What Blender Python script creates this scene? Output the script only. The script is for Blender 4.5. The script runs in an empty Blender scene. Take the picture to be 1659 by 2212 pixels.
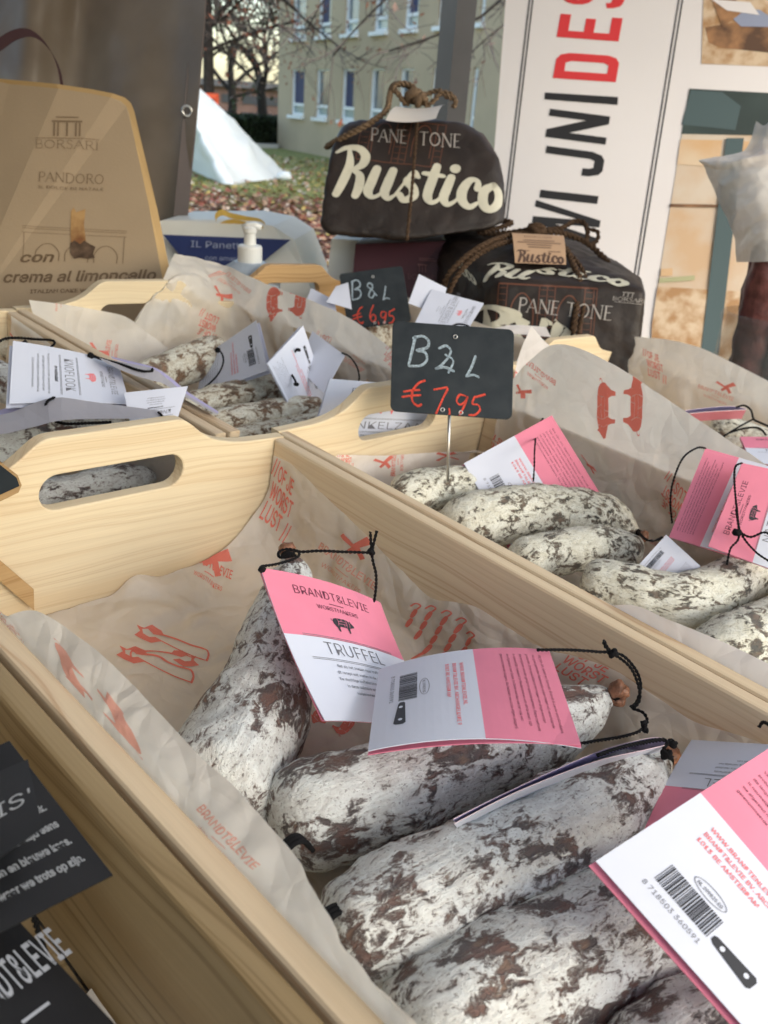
import bpy, bmesh, math, random, os
import numpy as np
from mathutils import Vector, Matrix, noise, geometry
from mathutils.bvhtree import BVHTree
random.seed(7)
RAD = math.radians
SC = bpy.context.scene
COL = SC.collection

# ---------------------------------------------------------------- camera
CX, CY, FP = 829.5, 1106.0, 1830.0          # principal point and focal length in a 1659 x 2212 frame
HC = 1.45                                     # eye height above the ground
def nrm(v): v = np.asarray(v, float); return v / np.linalg.norm(v)
def cray(x, y): return np.array([(x - CX) / FP, -(y - CY) / FP, -1.0])
tY = nrm(cray(-1444, -180)); tX = cray(2600, 590); tX = nrm(tX - tY * tX.dot(tY)); tN = np.cross(tX, tY)
UP = -nrm(cray(530, 4980)); FW = nrm(np.array([0, 0, -1.]) - UP * UP.dot([0, 0, -1.])); RT = np.cross(FW, UP)
WR = np.array([RT, FW, UP])                   # camera axes -> world axes
C0 = np.array([0., 0., HC])
cam_d = bpy.data.cameras.new('camera'); cam = bpy.data.objects.new('camera', cam_d); COL.objects.link(cam)
cam.matrix_world = Matrix.Translation(Vector(C0)) @ Matrix(WR.tolist()).to_4x4()
cam_d.sensor_fit = 'VERTICAL'; cam_d.sensor_height = 36; cam_d.lens = 36 * FP / 2212
cam_d.clip_start = 0.02; cam_d.clip_end = 900
cam_d.dof.use_dof = True; cam_d.dof.focus_distance = 0.50; cam_d.dof.aperture_fstop = 15.0
SC.camera = cam

# ---------------------------------------------------------------- world, sun, exposure
SUN_EL, SUN_AZ = 33, 128                        # azimuth measured from +Y towards +X
w = bpy.data.worlds.new('World'); SC.world = w; w.use_nodes = True
nt = w.node_tree; nt.nodes.clear()
sky = nt.nodes.new('ShaderNodeTexSky'); sky.sky_type = 'NISHITA'; sky.sun_disc = False
sky.sun_elevation = RAD(SUN_EL); sky.sun_rotation = RAD(SUN_AZ); sky.air_density = 1.3; sky.dust_density = 1.8; sky.ozone_density = 1.0
bg = nt.nodes.new('ShaderNodeBackground'); bg.inputs['Strength'].default_value = 0.15
wo = nt.nodes.new('ShaderNodeOutputWorld')
nt.links.new(sky.outputs[0], bg.inputs[0]); nt.links.new(bg.outputs[0], wo.inputs[0])
sd = bpy.data.lights.new('sun', 'SUN'); sd.energy = 0.90; sd.angle = RAD(38); sd.color = (1.0, 0.95, 0.87)
so = bpy.data.objects.new('sun', sd); COL.objects.link(so)
sdir = Vector((math.cos(RAD(SUN_EL)) * math.sin(RAD(SUN_AZ)), math.cos(RAD(SUN_EL)) * math.cos(RAD(SUN_AZ)), math.sin(RAD(SUN_EL))))
so.rotation_mode = 'QUATERNION'; so.rotation_quaternion = sdir.to_track_quat('Z', 'Y'); so.location = (0, 0, 20)
SC.view_settings.view_transform = 'Standard'; SC.view_settings.look = 'None'
SC.view_settings.exposure = 1.20; SC.view_settings.gamma = 1.0; SC.view_settings.use_curve_mapping = False

# ---------------------------------------------------------------- frames: tray frame T (display tilted towards the customer) and world frame W
class Frame:
    def __init__(s, R, O): s.R = np.array(R); s.O = np.array(O)
    def w(s, p): return s.O + np.asarray(p, float) @ s.R.T
    def from_w(s, p): return (np.asarray(p, float) - s.O) @ s.R
    def mat(s, base):
        M = Matrix(s.R.tolist()).to_4x4(); M.translation = Vector(s.w(base)); return M
TR = np.column_stack([WR @ tX, WR @ tY, WR @ tN])
TF = Frame(TR, C0 - TR @ np.array([0, 0, .25]))   # z = 0 is the rim of the trays, 25 cm below the lens
WF = Frame(np.eye(3), [0, 0, 0])
EYE = np.array([0, 0, .25])
def trd(x, y): r = cray(x, y); return np.array([r.dot(tX), r.dot(tY), r.dot(tN)])
def TX(x, y, X): r = trd(x, y); return EYE + r * (X / r[0])
def TY(x, y, Y): r = trd(x, y); return EYE + r * (Y / r[1])
def TZ(x, y, z): r = trd(x, y); return EYE + r * ((z - .25) / r[2])
def TD(x, y, d): return EYE + trd(x, y) * d
def depth_T(p): return -((np.asarray(p) - EYE) @ np.array([tX[2], tY[2], tN[2]]))
def WD(x, y, d): return C0 + (WR @ cray(x, y)) * d
def WG(x, y, z=0.0): r = WR @ cray(x, y); return C0 + r * ((z - HC) / r[2])

# ---------------------------------------------------------------- objects
INFO = {}
def tag(o, label=None, cat=None, group=None, kind=None):
    if label: o['label'] = label
    if cat: o['category'] = cat
    if group: o['group'] = group
    if kind: o['kind'] = kind
    return o
def thing(name, label, cat, base, fr=TF, group=None):
    o = bpy.data.objects.new(name, None); COL.objects.link(o)
    o.empty_display_size = .02; o.matrix_world = fr.mat(base); INFO[o] = (fr, np.array(base, float))
    return tag(o, label, cat, group)
def mesh(name, V, Fc, mat, parent=None, base=None, fr=TF, smooth=False, mi=None, rest=None, recalc=False, kind=None):
    V = np.asarray(V, float)
    if parent is not None: fr, base = INFO[parent]
    elif base is None: base = np.array([V[:, 0].mean(), V[:, 1].mean(), V[:, 2].min()])
    base = np.array(base, float)
    me = bpy.data.meshes.new(name); me.from_pydata((V - base).tolist(), [], [tuple(int(i) for i in f) for f in Fc])
    mats = mat if isinstance(mat, (list, tuple)) else [mat]
    for m in mats: me.materials.append(m)
    if mi is not None: me.polygons.foreach_set('material_index', np.array(mi, dtype=np.int32))
    if smooth: me.polygons.foreach_set('use_smooth', np.ones(len(me.polygons), dtype=bool))
    if rest is not None:
        a = me.attributes.new('rest', 'FLOAT_VECTOR', 'POINT'); a.data.foreach_set('vector', np.asarray(rest, np.float32).ravel())
    if recalc:
        bm = bmesh.new(); bm.from_mesh(me); bmesh.ops.recalc_face_normals(bm, faces=bm.faces); bm.to_mesh(me); bm.free()
    me.update()
    o = bpy.data.objects.new(name, me); COL.objects.link(o)
    if parent is not None: o.parent = parent
    else: o.matrix_world = fr.mat(base)
    INFO[o] = (fr, base)
    if kind: o['kind'] = kind
    return o
class MB:
    def __init__(s): s.V = []; s.F = []; s.M = []; s.R = []
    def add(s, V, F, m=0, R=None):
        k = len(s.V); s.V += [tuple(v) for v in V]; s.F += [tuple(i + k for i in f) for f in F]; s.M += [m] * len(F)
        s.R += [tuple(r) for r in (R if R is not None else V)]
    def box(s, p0, p1, m=0):
        x0, y0, z0 = p0; x1, y1, z1 = p1
        s.add([(x0,y0,z0),(x1,y0,z0),(x1,y1,z0),(x0,y1,z0),(x0,y0,z1),(x1,y0,z1),(x1,y1,z1),(x0,y1,z1)],
              [(0,3,2,1),(4,5,6,7),(0,1,5,4),(1,2,6,5),(2,3,7,6),(3,0,4,7)], m)
    def obox(s, o, a, b, c, m=0):   # origin corner and three edge vectors
        o, a, b, c = map(np.asarray, (o, a, b, c))
        s.add([o, o+a, o+a+b, o+b, o+c, o+a+c, o+a+b+c, o+b+c], [(0,3,2,1),(4,5,6,7),(0,1,5,4),(1,2,6,5),(2,3,7,6),(3,0,4,7)], m)
    def make(s, name, mat, parent=None, **k):
        return mesh(name, s.V, s.F, mat, parent, mi=s.M if isinstance(mat, (list, tuple)) else None, **k)

def crom(P, n):
    """Catmull-Rom resampling of control rows (any number of columns) to n points, spaced by arc length of the first 3 columns"""
    P = np.asarray(P, float); m = len(P)
    if m == 2: t = np.linspace(0, 1, n)[:, None]; return P[0] * (1 - t) + P[1] * t
    E = np.vstack([2 * P[0] - P[1], P, 2 * P[-1] - P[-2]]); out = []
    K = 12
    for i in range(m - 1):
        p0, p1, p2, p3 = E[i], E[i+1], E[i+2], E[i+3]
        for j in range(K):
            t = j / K; out.append(.5 * ((2*p1) + (-p0+p2)*t + (2*p0-5*p1+4*p2-p3)*t*t + (-p0+3*p1-3*p2+p3)*t**3))
    out.append(P[-1]); out = np.array(out)
    d = np.r_[0, np.cumsum(np.linalg.norm(np.diff(out[:, :3], axis=0), axis=1))]
    s = np.linspace(0, d[-1], n)
    return np.column_stack([np.interp(s, d, out[:, k]) for k in range(out.shape[1])])
def frames(P):
    T = np.gradient(P, axis=0); T /= np.linalg.norm(T, axis=1)[:, None] + 1e-12
    a = np.array([0, 0, 1.]) if abs(T[0][2]) < .9 else np.array([1., 0, 0])
    N = np.cross(T[0], a); N /= np.linalg.norm(N); NN = [N]
    for i in range(1, len(P)):
        N = N - T[i] * N.dot(T[i]); N /= np.linalg.norm(N) + 1e-12; NN.append(N)
    NN = np.array(NN); return T, NN, np.cross(T, NN)
def sweep(P, r, k=8, cap=True):
    P = np.asarray(P, float); r = np.broadcast_to(np.asarray(r, float), (len(P),)); T, N, B = frames(P)
    a = np.linspace(0, 2 * math.pi, k, endpoint=False)
    V = (P[:, None, :] + r[:, None, None] * (np.cos(a)[None, :, None] * N[:, None, :] + np.sin(a)[None, :, None] * B[:, None, :])).reshape(-1, 3)
    Fc = []
    for i in range(len(P) - 1):
        for j in range(k):
            j2 = (j + 1) % k; Fc.append((i*k+j, i*k+j2, (i+1)*k+j2, (i+1)*k+j))
    if cap: Fc.append(tuple(range(k))[::-1]); Fc.append(tuple((len(P)-1)*k + j for j in range(k)))
    return V, Fc
def twine(path, r, n=60, turns_per_m=170, fuzz=0, k=6):
    """two-ply twisted cord; returns one MB"""
    P = crom(path, n); L = np.linalg.norm(np.diff(P, axis=0), axis=1).sum(); T, N, B = frames(P); mb = MB()
    ph = np.linspace(0, L * turns_per_m * 2 * math.pi, n)
    for q in (0, math.pi):
        Q = P + r * .55 * (np.cos(ph + q)[:, None] * N + np.sin(ph + q)[:, None] * B)
        V, Fc = sweep(Q, r * .62, k); mb.add(V, Fc)
    return mb

# ---------------------------------------------------------------- materials
def mat(name, col, rough=.6, metal=0, spec=.4, noise_amt=0, noise_scale=20, bump=0, bump_scale=200, coord='Object', col2=None, trans=0, emit=None, alpha=None, sheen=0):
    m = bpy.data.materials.new(name); m.use_nodes = True; N = m.node_tree.nodes; L = m.node_tree.links
    b = N['Principled BSDF']; b.inputs['Base Color'].default_value = (*col, 1); b.inputs['Roughness'].default_value = rough
    b.inputs['Metallic'].default_value = metal; b.inputs['Specular IOR Level'].default_value = spec
    if sheen: b.inputs['Sheen Weight'].default_value = sheen
    if noise_amt or bump:
        tc = N.new('ShaderNodeTexCoord')
    if noise_amt:
        nz = N.new('ShaderNodeTexNoise'); nz.inputs['Scale'].default_value = noise_scale; nz.inputs['Detail'].default_value = 5
        L.new(tc.outputs[coord], nz.inputs['Vector'])
        mx = N.new('ShaderNodeMix'); mx.data_type = 'RGBA'
        c2 = col2 or tuple(c * (1 - noise_amt) for c in col)
        rp = N.new('ShaderNodeMapRange'); rp.inputs[1].default_value = .38; rp.inputs[2].default_value = .62
        L.new(nz.outputs[0], rp.inputs[0]); L.new(rp.outputs[0], mx.inputs[0])
        mx.inputs[6].default_value = (*col, 1); mx.inputs[7].default_value = (*c2, 1); L.new(mx.outputs[2], b.inputs['Base Color'])
    if bump:
        n2 = N.new('ShaderNodeTexNoise'); n2.inputs['Scale'].default_value = bump_scale; n2.inputs['Detail'].default_value = 4
        L.new(tc.outputs[coord], n2.inputs['Vector']); bp = N.new('ShaderNodeBump'); bp.inputs['Strength'].default_value = bump; bp.inputs['Distance'].default_value = .002
        L.new(n2.outputs[0], bp.inputs['Height']); L.new(bp.outputs[0], b.inputs['Normal'])
    if trans:
        tl = N.new('ShaderNodeBsdfTranslucent'); ms = N.new('ShaderNodeMixShader'); ms.inputs[0].default_value = trans
        src = b.inputs['Base Color'].links[0].from_socket if b.inputs['Base Color'].links else None
        if src: L.new(src, tl.inputs[0])
        else: tl.inputs[0].default_value = (*col, 1)
        out = N['Material Output']; L.new(b.outputs[0], ms.inputs[1]); L.new(tl.outputs[0], ms.inputs[2]); L.new(ms.outputs[0], out.inputs[0])
    if alpha is not None: b.inputs['Alpha'].default_value = alpha
    return m
def ramp(N, stops):
    r = N.new('ShaderNodeValToRGB'); e = r.color_ramp.elements
    while len(e) < len(stops): e.new(.5)
    for x, (p, c) in zip(e, stops): x.position = p; x.color = (*c, 1) if len(c) == 3 else c
    return r
def wood(name, c_pale, c_line, c_streak, seed=0., line=1.0, ringscale=190):
    m = bpy.data.materials.new(name); m.use_nodes = True; N = m.node_tree.nodes; L = m.node_tree.links; b = N['Principled BSDF']
    at = N.new('ShaderNodeAttribute'); at.attribute_name = 'rest'
    oi = N.new('ShaderNodeObjectInfo')
    mul = N.new('ShaderNodeVectorMath'); mul.operation = 'MULTIPLY_ADD'; mul.inputs[1].default_value = (1, 1, 1)
    cmb = N.new('ShaderNodeCombineXYZ'); mr = N.new('ShaderNodeMath'); mr.operation = 'MULTIPLY'; mr.inputs[1].default_value = 7.3
    L.new(oi.outputs['Random'], mr.inputs[0]); L.new(mr.outputs[0], cmb.inputs[0]); L.new(mr.outputs[0], cmb.inputs[1]); cmb.inputs[2].default_value = seed
    L.new(at.outputs['Vector'], mul.inputs[0]); L.new(cmb.outputs[0], mul.inputs[2])
    # slow warp of the growth lines
    sc = N.new('ShaderNodeVectorMath'); sc.operation = 'MULTIPLY'; sc.inputs[1].default_value = (3.2, 9, 9); L.new(mul.outputs[0], sc.inputs[0])
    wn = N.new('ShaderNodeTexNoise'); wn.inputs['Scale'].default_value = 1.0; wn.inputs['Detail'].default_value = 2; L.new(sc.outputs[0], wn.inputs['Vector'])
    sx = N.new('ShaderNodeSeparateXYZ'); L.new(mul.outputs[0], sx.inputs[0])
    yz = N.new('ShaderNodeMath'); yz.operation = 'MULTIPLY_ADD'; yz.inputs[1].default_value = .7; L.new(sx.outputs[2], yz.inputs[0]); L.new(sx.outputs[1], yz.inputs[2])
    wp = N.new('ShaderNodeMath'); wp.operation = 'MULTIPLY_ADD'; wp.inputs[1].default_value = .055; L.new(wn.outputs[0], wp.inputs[0]); L.new(yz.outputs[0], wp.inputs[2])
    rs = N.new('ShaderNodeMath'); rs.operation = 'MULTIPLY'; rs.inputs[1].default_value = ringscale; L.new(wp.outputs[0], rs.inputs[0])
    rn = N.new('ShaderNodeTexNoise'); rn.noise_dimensions = '1D'; rn.inputs['Scale'].default_value = 1.0; rn.inputs['Detail'].default_value = 2.2; rn.inputs['Roughness'].default_value = .55; L.new(rs.outputs[0], rn.inputs['W'])
    r1 = ramp(N, [(.36, (0, 0, 0)), (.56, (.25, .25, .25)), (.63, (1, 1, 1)), (.68, (.35, .35, .35)), (.8, (0, 0, 0))]); L.new(rn.outputs[0], r1.inputs[0])
    # broad amber streaks
    bs = N.new('ShaderNodeMath'); bs.operation = 'MULTIPLY'; bs.inputs[1].default_value = ringscale * .16; L.new(wp.outputs[0], bs.inputs[0])
    bn = N.new('ShaderNodeTexNoise'); bn.noise_dimensions = '1D'; bn.inputs['Scale'].default_value = 1.0; bn.inputs['Detail'].default_value = 1; L.new(bs.outputs[0], bn.inputs['W'])
    r2 = ramp(N, [(.52, (0, 0, 0)), (.70, (1, 1, 1))]); L.new(bn.outputs[0], r2.inputs[0])
    # fibres
    fs = N.new('ShaderNodeVectorMath'); fs.operation = 'MULTIPLY'; fs.inputs[1].default_value = (18, 900, 900); L.new(mul.outputs[0], fs.inputs[0])
    fn = N.new('ShaderNodeTexNoise'); fn.inputs['Scale'].default_value = 1; fn.inputs['Detail'].default_value = 3; L.new(fs.outputs[0], fn.inputs['Vector'])
    m1 = N.new('ShaderNodeMix'); m1.data_type = 'RGBA'; m1.inputs[6].default_value = (*c_pale, 1); m1.inputs[7].default_value = (*c_streak, 1)
    k2 = N.new('ShaderNodeMath'); k2.operation = 'MULTIPLY'; k2.inputs[1].default_value = .8; L.new(r2.outputs[0], k2.inputs[0]); L.new(k2.outputs[0], m1.inputs[0])
    m2 = N.new('ShaderNodeMix'); m2.data_type = 'RGBA'; m2.inputs[7].default_value = (*c_line, 1)
    k1 = N.new('ShaderNodeMath'); k1.operation = 'MULTIPLY'; k1.inputs[1].default_value = .85 * min(line, 1.17); L.new(r1.outputs[0], k1.inputs[0]); L.new(k1.outputs[0], m2.inputs[0]); L.new(m1.outputs[2], m2.inputs[6])
    m3 = N.new('ShaderNodeMix'); m3.data_type = 'RGBA'; m3.blend_type = 'MULTIPLY'; m3.inputs[0].default_value = .22; L.new(m2.outputs[2], m3.inputs[6]); L.new(fn.outputs[1], m3.inputs[7])
    bw = N.new('ShaderNodeRGBToBW'); L.new(fn.outputs[1], bw.inputs[0]); L.new(bw.outputs[0], m3.inputs[7])
    L.new(m3.outputs[2], b.inputs['Base Color']); b.inputs['Roughness'].default_value = .55; b.inputs['Specular IOR Level'].default_value = .3
    bp = N.new('ShaderNodeBump'); bp.inputs['Strength'].default_value = .25; bp.inputs['Distance'].default_value = .0006; L.new(bw.outputs[0], bp.inputs['Height']); L.new(bp.outputs[0], b.inputs['Normal'])
    return m
def mould(name, white, cream, brown, dark, fat, thr=.5, s1=42, s2=150, soft=.05, stretch=.6, fatamt=1.0, film=.06):
    m = bpy.data.materials.new(name); m.use_nodes = True; N = m.node_tree.nodes; L = m.node_tree.links; b = N['Principled BSDF']
    at = N.new('ShaderNodeAttribute'); at.attribute_name = 'rest'
    sc = N.new('ShaderNodeVectorMath'); sc.operation = 'MULTIPLY'; sc.inputs[1].default_value = (stretch, 1, 1); L.new(at.outputs['Vector'], sc.inputs[0])
    def nz(s, d, r=.6, dist=0):
        n = N.new('ShaderNodeTexNoise'); n.inputs['Scale'].default_value = s; n.inputs['Detail'].default_value = d; n.inputs['Roughness'].default_value = r; n.inputs['Distortion'].default_value = dist
        L.new(sc.outputs[0], n.inputs['Vector']); return n
    def mth(op, a, bb, c=None):
        n = N.new('ShaderNodeMath'); n.operation = op
        for i, x in enumerate((a, bb, c)):
            if x is None: continue
            if isinstance(x, (int, float)): n.inputs[i].default_value = x
            else: L.new(x, n.inputs[i])
        return n.outputs[0]
    def mix(f, a, c):
        n = N.new('ShaderNodeMix'); n.data_type = 'RGBA'; L.new(f, n.inputs[0])
        for i, x in ((6, a), (7, c)):
            if isinstance(x, tuple): n.inputs[i].default_value = (*x, 1)
            else: L.new(x, n.inputs[i])
        return n.outputs[2]
    n1, n2, n3, n4 = nz(s1, 3, .55, .5), nz(s2, 5, .65, .8), nz(s2 * 4.5, 4, .7), nz(s1 * 1.7, 2)
    t = mth('ADD', mth('MULTIPLY', n1.outputs[0], .44), mth('MULTIPLY', n2.outputs[0], .42))
    t = mth('ADD', t, mth('MULTIPLY', n3.outputs[0], .16))
    mr = N.new('ShaderNodeMapRange'); mr.interpolation_type = 'SMOOTHSTEP'; mr.inputs[1].default_value = thr - soft; mr.inputs[2].default_value = thr + soft; L.new(t, mr.inputs[0])
    m_ = mr.outputs[0]
    fr = N.new('ShaderNodeMapRange'); fr.inputs[1].default_value = .42; fr.inputs[2].default_value = .6; L.new(n4.outputs[0], fr.inputs[0])
    dk = mix(fr.outputs[0], brown, dark)
    vo = N.new('ShaderNodeTexVoronoi'); vo.inputs['Scale'].default_value = s1 * 1.9; vo.inputs['Randomness'].default_value = 1; 
    wv = N.new('ShaderNodeVectorMath'); wv.operation = 'MULTIPLY_ADD'; wv.inputs[1].default_value = (.012, .012, .012); L.new(n2.outputs[1], wv.inputs[0]); L.new(sc.outputs[0], wv.inputs[2]); L.new(wv.outputs[0], vo.inputs['Vector'])
    vm = N.new('ShaderNodeMapRange'); vm.inputs[1].default_value = .30; vm.inputs[2].default_value = .16; vm.inputs[4].default_value = .75 * fatamt; L.new(vo.outputs[0], vm.inputs[0])
    dk = mix(vm.outputs[0], dk, fat)
    wr = N.new('ShaderNodeMapRange'); wr.inputs[1].default_value = .40; wr.inputs[2].default_value = .62; L.new(n2.outputs[0], wr.inputs[0])
    wh = mix(wr.outputs[0], cream, white)
    # small dark pinholes inside the mould
    ph = N.new('ShaderNodeMapRange'); ph.inputs[1].default_value = .36; ph.inputs[2].default_value = .43; L.new(n3.outputs[0], ph.inputs[0])
    wh2 = mix(ph.outputs[0], tuple(.45 * c + .55 * d for c, d in zip(cream, dark)), wh)
    fm = N.new('ShaderNodeMapRange'); fm.interpolation_type = 'SMOOTHSTEP'; fm.inputs[1].default_value = thr + soft * .3; fm.inputs[2].default_value = thr + film; L.new(t, fm.inputs[0])
    thin = mix(n3.outputs[0], tuple(.50 * c + .50 * d for c, d in zip(cream, brown)), tuple(.62 * c + .38 * d for c, d in zip(cream, dark)))
    wh3 = mix(fm.outputs[0], thin, wh2)
    L.new(mix(m_, dk, wh3), b.inputs['Base Color'])
    rr = N.new('ShaderNodeMapRange'); rr.inputs[3].default_value = .42; rr.inputs[4].default_value = .92; L.new(m_, rr.inputs[0]); L.new(rr.outputs[0], b.inputs['Roughness'])
    b.inputs['Specular IOR Level'].default_value = .35
    ws = N.new('ShaderNodeVectorMath'); ws.operation = 'MULTIPLY'; ws.inputs[1].default_value = (14, 150, 150); L.new(at.outputs['Vector'], ws.inputs[0])
    wk = N.new('ShaderNodeTexNoise'); wk.inputs['Scale'].default_value = 1; wk.inputs['Detail'].default_value = 3; wk.inputs['Distortion'].default_value = .6; L.new(ws.outputs[0], wk.inputs['Vector'])
    h = mth('ADD', mth('ADD', mth('MULTIPLY', m_, .45), mth('MULTIPLY', wk.outputs[0], .9)), mth('ADD', mth('MULTIPLY', n2.outputs[0], .8), mth('MULTIPLY', n3.outputs[0], .5)))
    bp = N.new('ShaderNodeBump'); bp.inputs['Strength'].default_value = .9; bp.inputs['Distance'].default_value = .0022; L.new(h, bp.inputs['Height']); L.new(bp.outputs[0], b.inputs['Normal'])
    return m

M = {}
M['wood'] = wood('pine_wood', (.80, .67, .45), (.60, .43, .25), (.75, .59, .37), line=.6)
M['wood_shaded_amber'] = wood('shaded_amber_board', (.34, .25, .13), (.22, .15, .07), (.28, .19, .09), line=1.2, ringscale=120)  # deep shade on the lower-left tray is put into this darker amber
M['wood_edge'] = wood('pine_board_face', (.77, .62, .42), (.56, .37, .22), (.70, .53, .34), line=.9, ringscale=120)
M['wood_dark'] = wood('amber_and_shaded_pine', (.55, .36, .17), (.38, .22, .09), (.42, .25, .10))
M['paper'] = mat('greaseproof_paper', (.94, .90, .82), .42, spec=.4, noise_amt=.10, noise_scale=18, bump=.15, bump_scale=60, trans=.50)
M['paper_white'] = mat('white_greaseproof_paper', (.88, .84, .80), .45, spec=.35, noise_amt=.05, noise_scale=14, bump=.12, bump_scale=60, trans=.32)
M['greycard'] = mat('grey_card', (.42,.40,.42), .6)
def creases(m, dist=.0035):
    N = m.node_tree.nodes; L = m.node_tree.links; b = N['Principled BSDF']; tc = N.new('ShaderNodeTexCoord'); prev = None
    nz = N.new('ShaderNodeTexNoise'); nz.inputs['Scale'].default_value = 9; L.new(tc.outputs['Object'], nz.inputs['Vector'])
    wv = N.new('ShaderNodeVectorMath'); wv.operation = 'MULTIPLY_ADD'; wv.inputs[1].default_value = (.05, .05, .05); L.new(nz.outputs[1], wv.inputs[0]); L.new(tc.outputs['Object'], wv.inputs[2])
    for sc_, st_ in ((21, .42), (52, .28)):
        v = N.new('ShaderNodeTexVoronoi'); v.feature = 'DISTANCE_TO_EDGE'; v.inputs['Scale'].default_value = sc_; L.new(wv.outputs[0], v.inputs['Vector'])
        mr = N.new('ShaderNodeMapRange'); mr.inputs[2].default_value = .22; L.new(v.outputs[0], mr.inputs[0])
        bp = N.new('ShaderNodeBump'); bp.inputs['Strength'].default_value = st_; bp.inputs['Distance'].default_value = dist * 21 / sc_ * 1.2; L.new(mr.outputs[0], bp.inputs['Height'])
        if prev: L.new(prev.outputs[0], bp.inputs['Normal'])
        prev = bp
    L.new(prev.outputs[0], b.inputs['Normal'])
creases(M['paper']); creases(M['paper_white'], .002)
M['red'] = mat('red_print', (.84, .25, .19), .6, trans=.35)
M['red_faint'] = mat('faint_red_print', (.84, .46, .37), .6, trans=.35)
M['card'] = mat('white_card', (.67, .70, .79), .55, noise_amt=.03)
M['lav'] = mat('lavender_card_inside', (.44, .40, .62), .6)
M['pink'] = mat('pink_print', (.80, .24, .34), .5, noise_amt=.05, noise_scale=40)
M['ink'] = mat('black_ink', (.03, .03, .035), .5)
M['ink_grey'] = mat('grey_ink', (.16, .16, .18), .5)
M['redtext'] = mat('red_text_ink', (.82, .20, .22), .5)
M['string'] = mat('black_cord', (.008, .008, .009), .8, spec=.2, bump=.6, bump_scale=2500)
M['slate'] = mat('chalkboard', (.012, .018, .022), .5, spec=.35, noise_amt=.4, noise_scale=60, col2=(.022, .028, .032))
M['chalk'] = mat('pale_blue_chalk', (.50, .62, .70), .8, noise_amt=.5, noise_scale=700)
M['chalkred'] = mat('red_chalk_marker', (.85, .09, .05), .7, noise_amt=.4, noise_scale=700)
M['steel'] = mat('steel', (.55, .55, .53), .3, metal=1)
M['t_white'] = mould('truffle_sausage_mould', (.76, .79, .76), (.60, .60, .57), (.185, .112, .092), (.115, .096, .092), (.26, .175, .125), thr=.462, s1=54, s2=165, soft=.032, film=.050)
M['r_white'] = mould('plain_sausage_mould', (.78, .78, .68), (.64, .62, .50), (.20, .15, .11), (.10, .098, .085), (.28, .22, .16), thr=.460, s1=80, s2=210, soft=.03, fatamt=.5, film=.045)
M['b_white'] = mould('herb_sausage_mould', (.72, .71, .60), (.56, .50, .38), (.27, .15, .08), (.17, .11, .07), (.38, .27, .17), thr=.468, s1=62, s2=150, soft=.035, fatamt=.6, film=.055)
# ---------------------------------------------------------------- lettering
def load_font():
    try:
        p = os.path.join(bpy.utils.system_resource('DATAFILES'), 'fonts', 'Inter.woff2')
        return bpy.data.fonts.load(p)
    except Exception:
        return None
INTER = load_font()
GC = {}
def glyphs(s, bold=0.0, shear=0.0, spacing=1.0, res=2):
    """text as flat triangles; cap height 1, starts at x = 0"""
    key = (s, bold, shear, spacing, res)
    if key in GC: return GC[key]
    def conv(t):
        c = bpy.data.curves.new('t', 'FONT'); c.body = t; c.size = 1; c.offset = bold; c.shear = shear; c.space_character = spacing
        c.resolution_u = res; c.fill_mode = 'FRONT'
        if INTER: c.font = INTER
        o = bpy.data.objects.new('t', c); me = bpy.data.meshes.new_from_object(o)
        V = np.array([v.co[:] for v in me.vertices]).reshape(-1, 3); Fc = [tuple(p.vertices) for p in me.polygons]
        bpy.data.objects.remove(o); bpy.data.curves.remove(c); bpy.data.meshes.remove(me); return V, Fc
    if 'H' not in GC:
        GC['H'] = 1.0
        V, _ = conv('H'); GC['H'] = V[:, 1].max() - V[:, 1].min()
    V, Fc = conv(s)
    if len(V) == 0: GC[key] = (np.zeros((0, 2)), [], 0.0); return GC[key]
    V = V[:, :2] / GC['H']; x0 = V[:, 0].min(); V[:, 0] -= x0
    GC[key] = (V, Fc, V[:, 0].max()); return GC[key]

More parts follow.
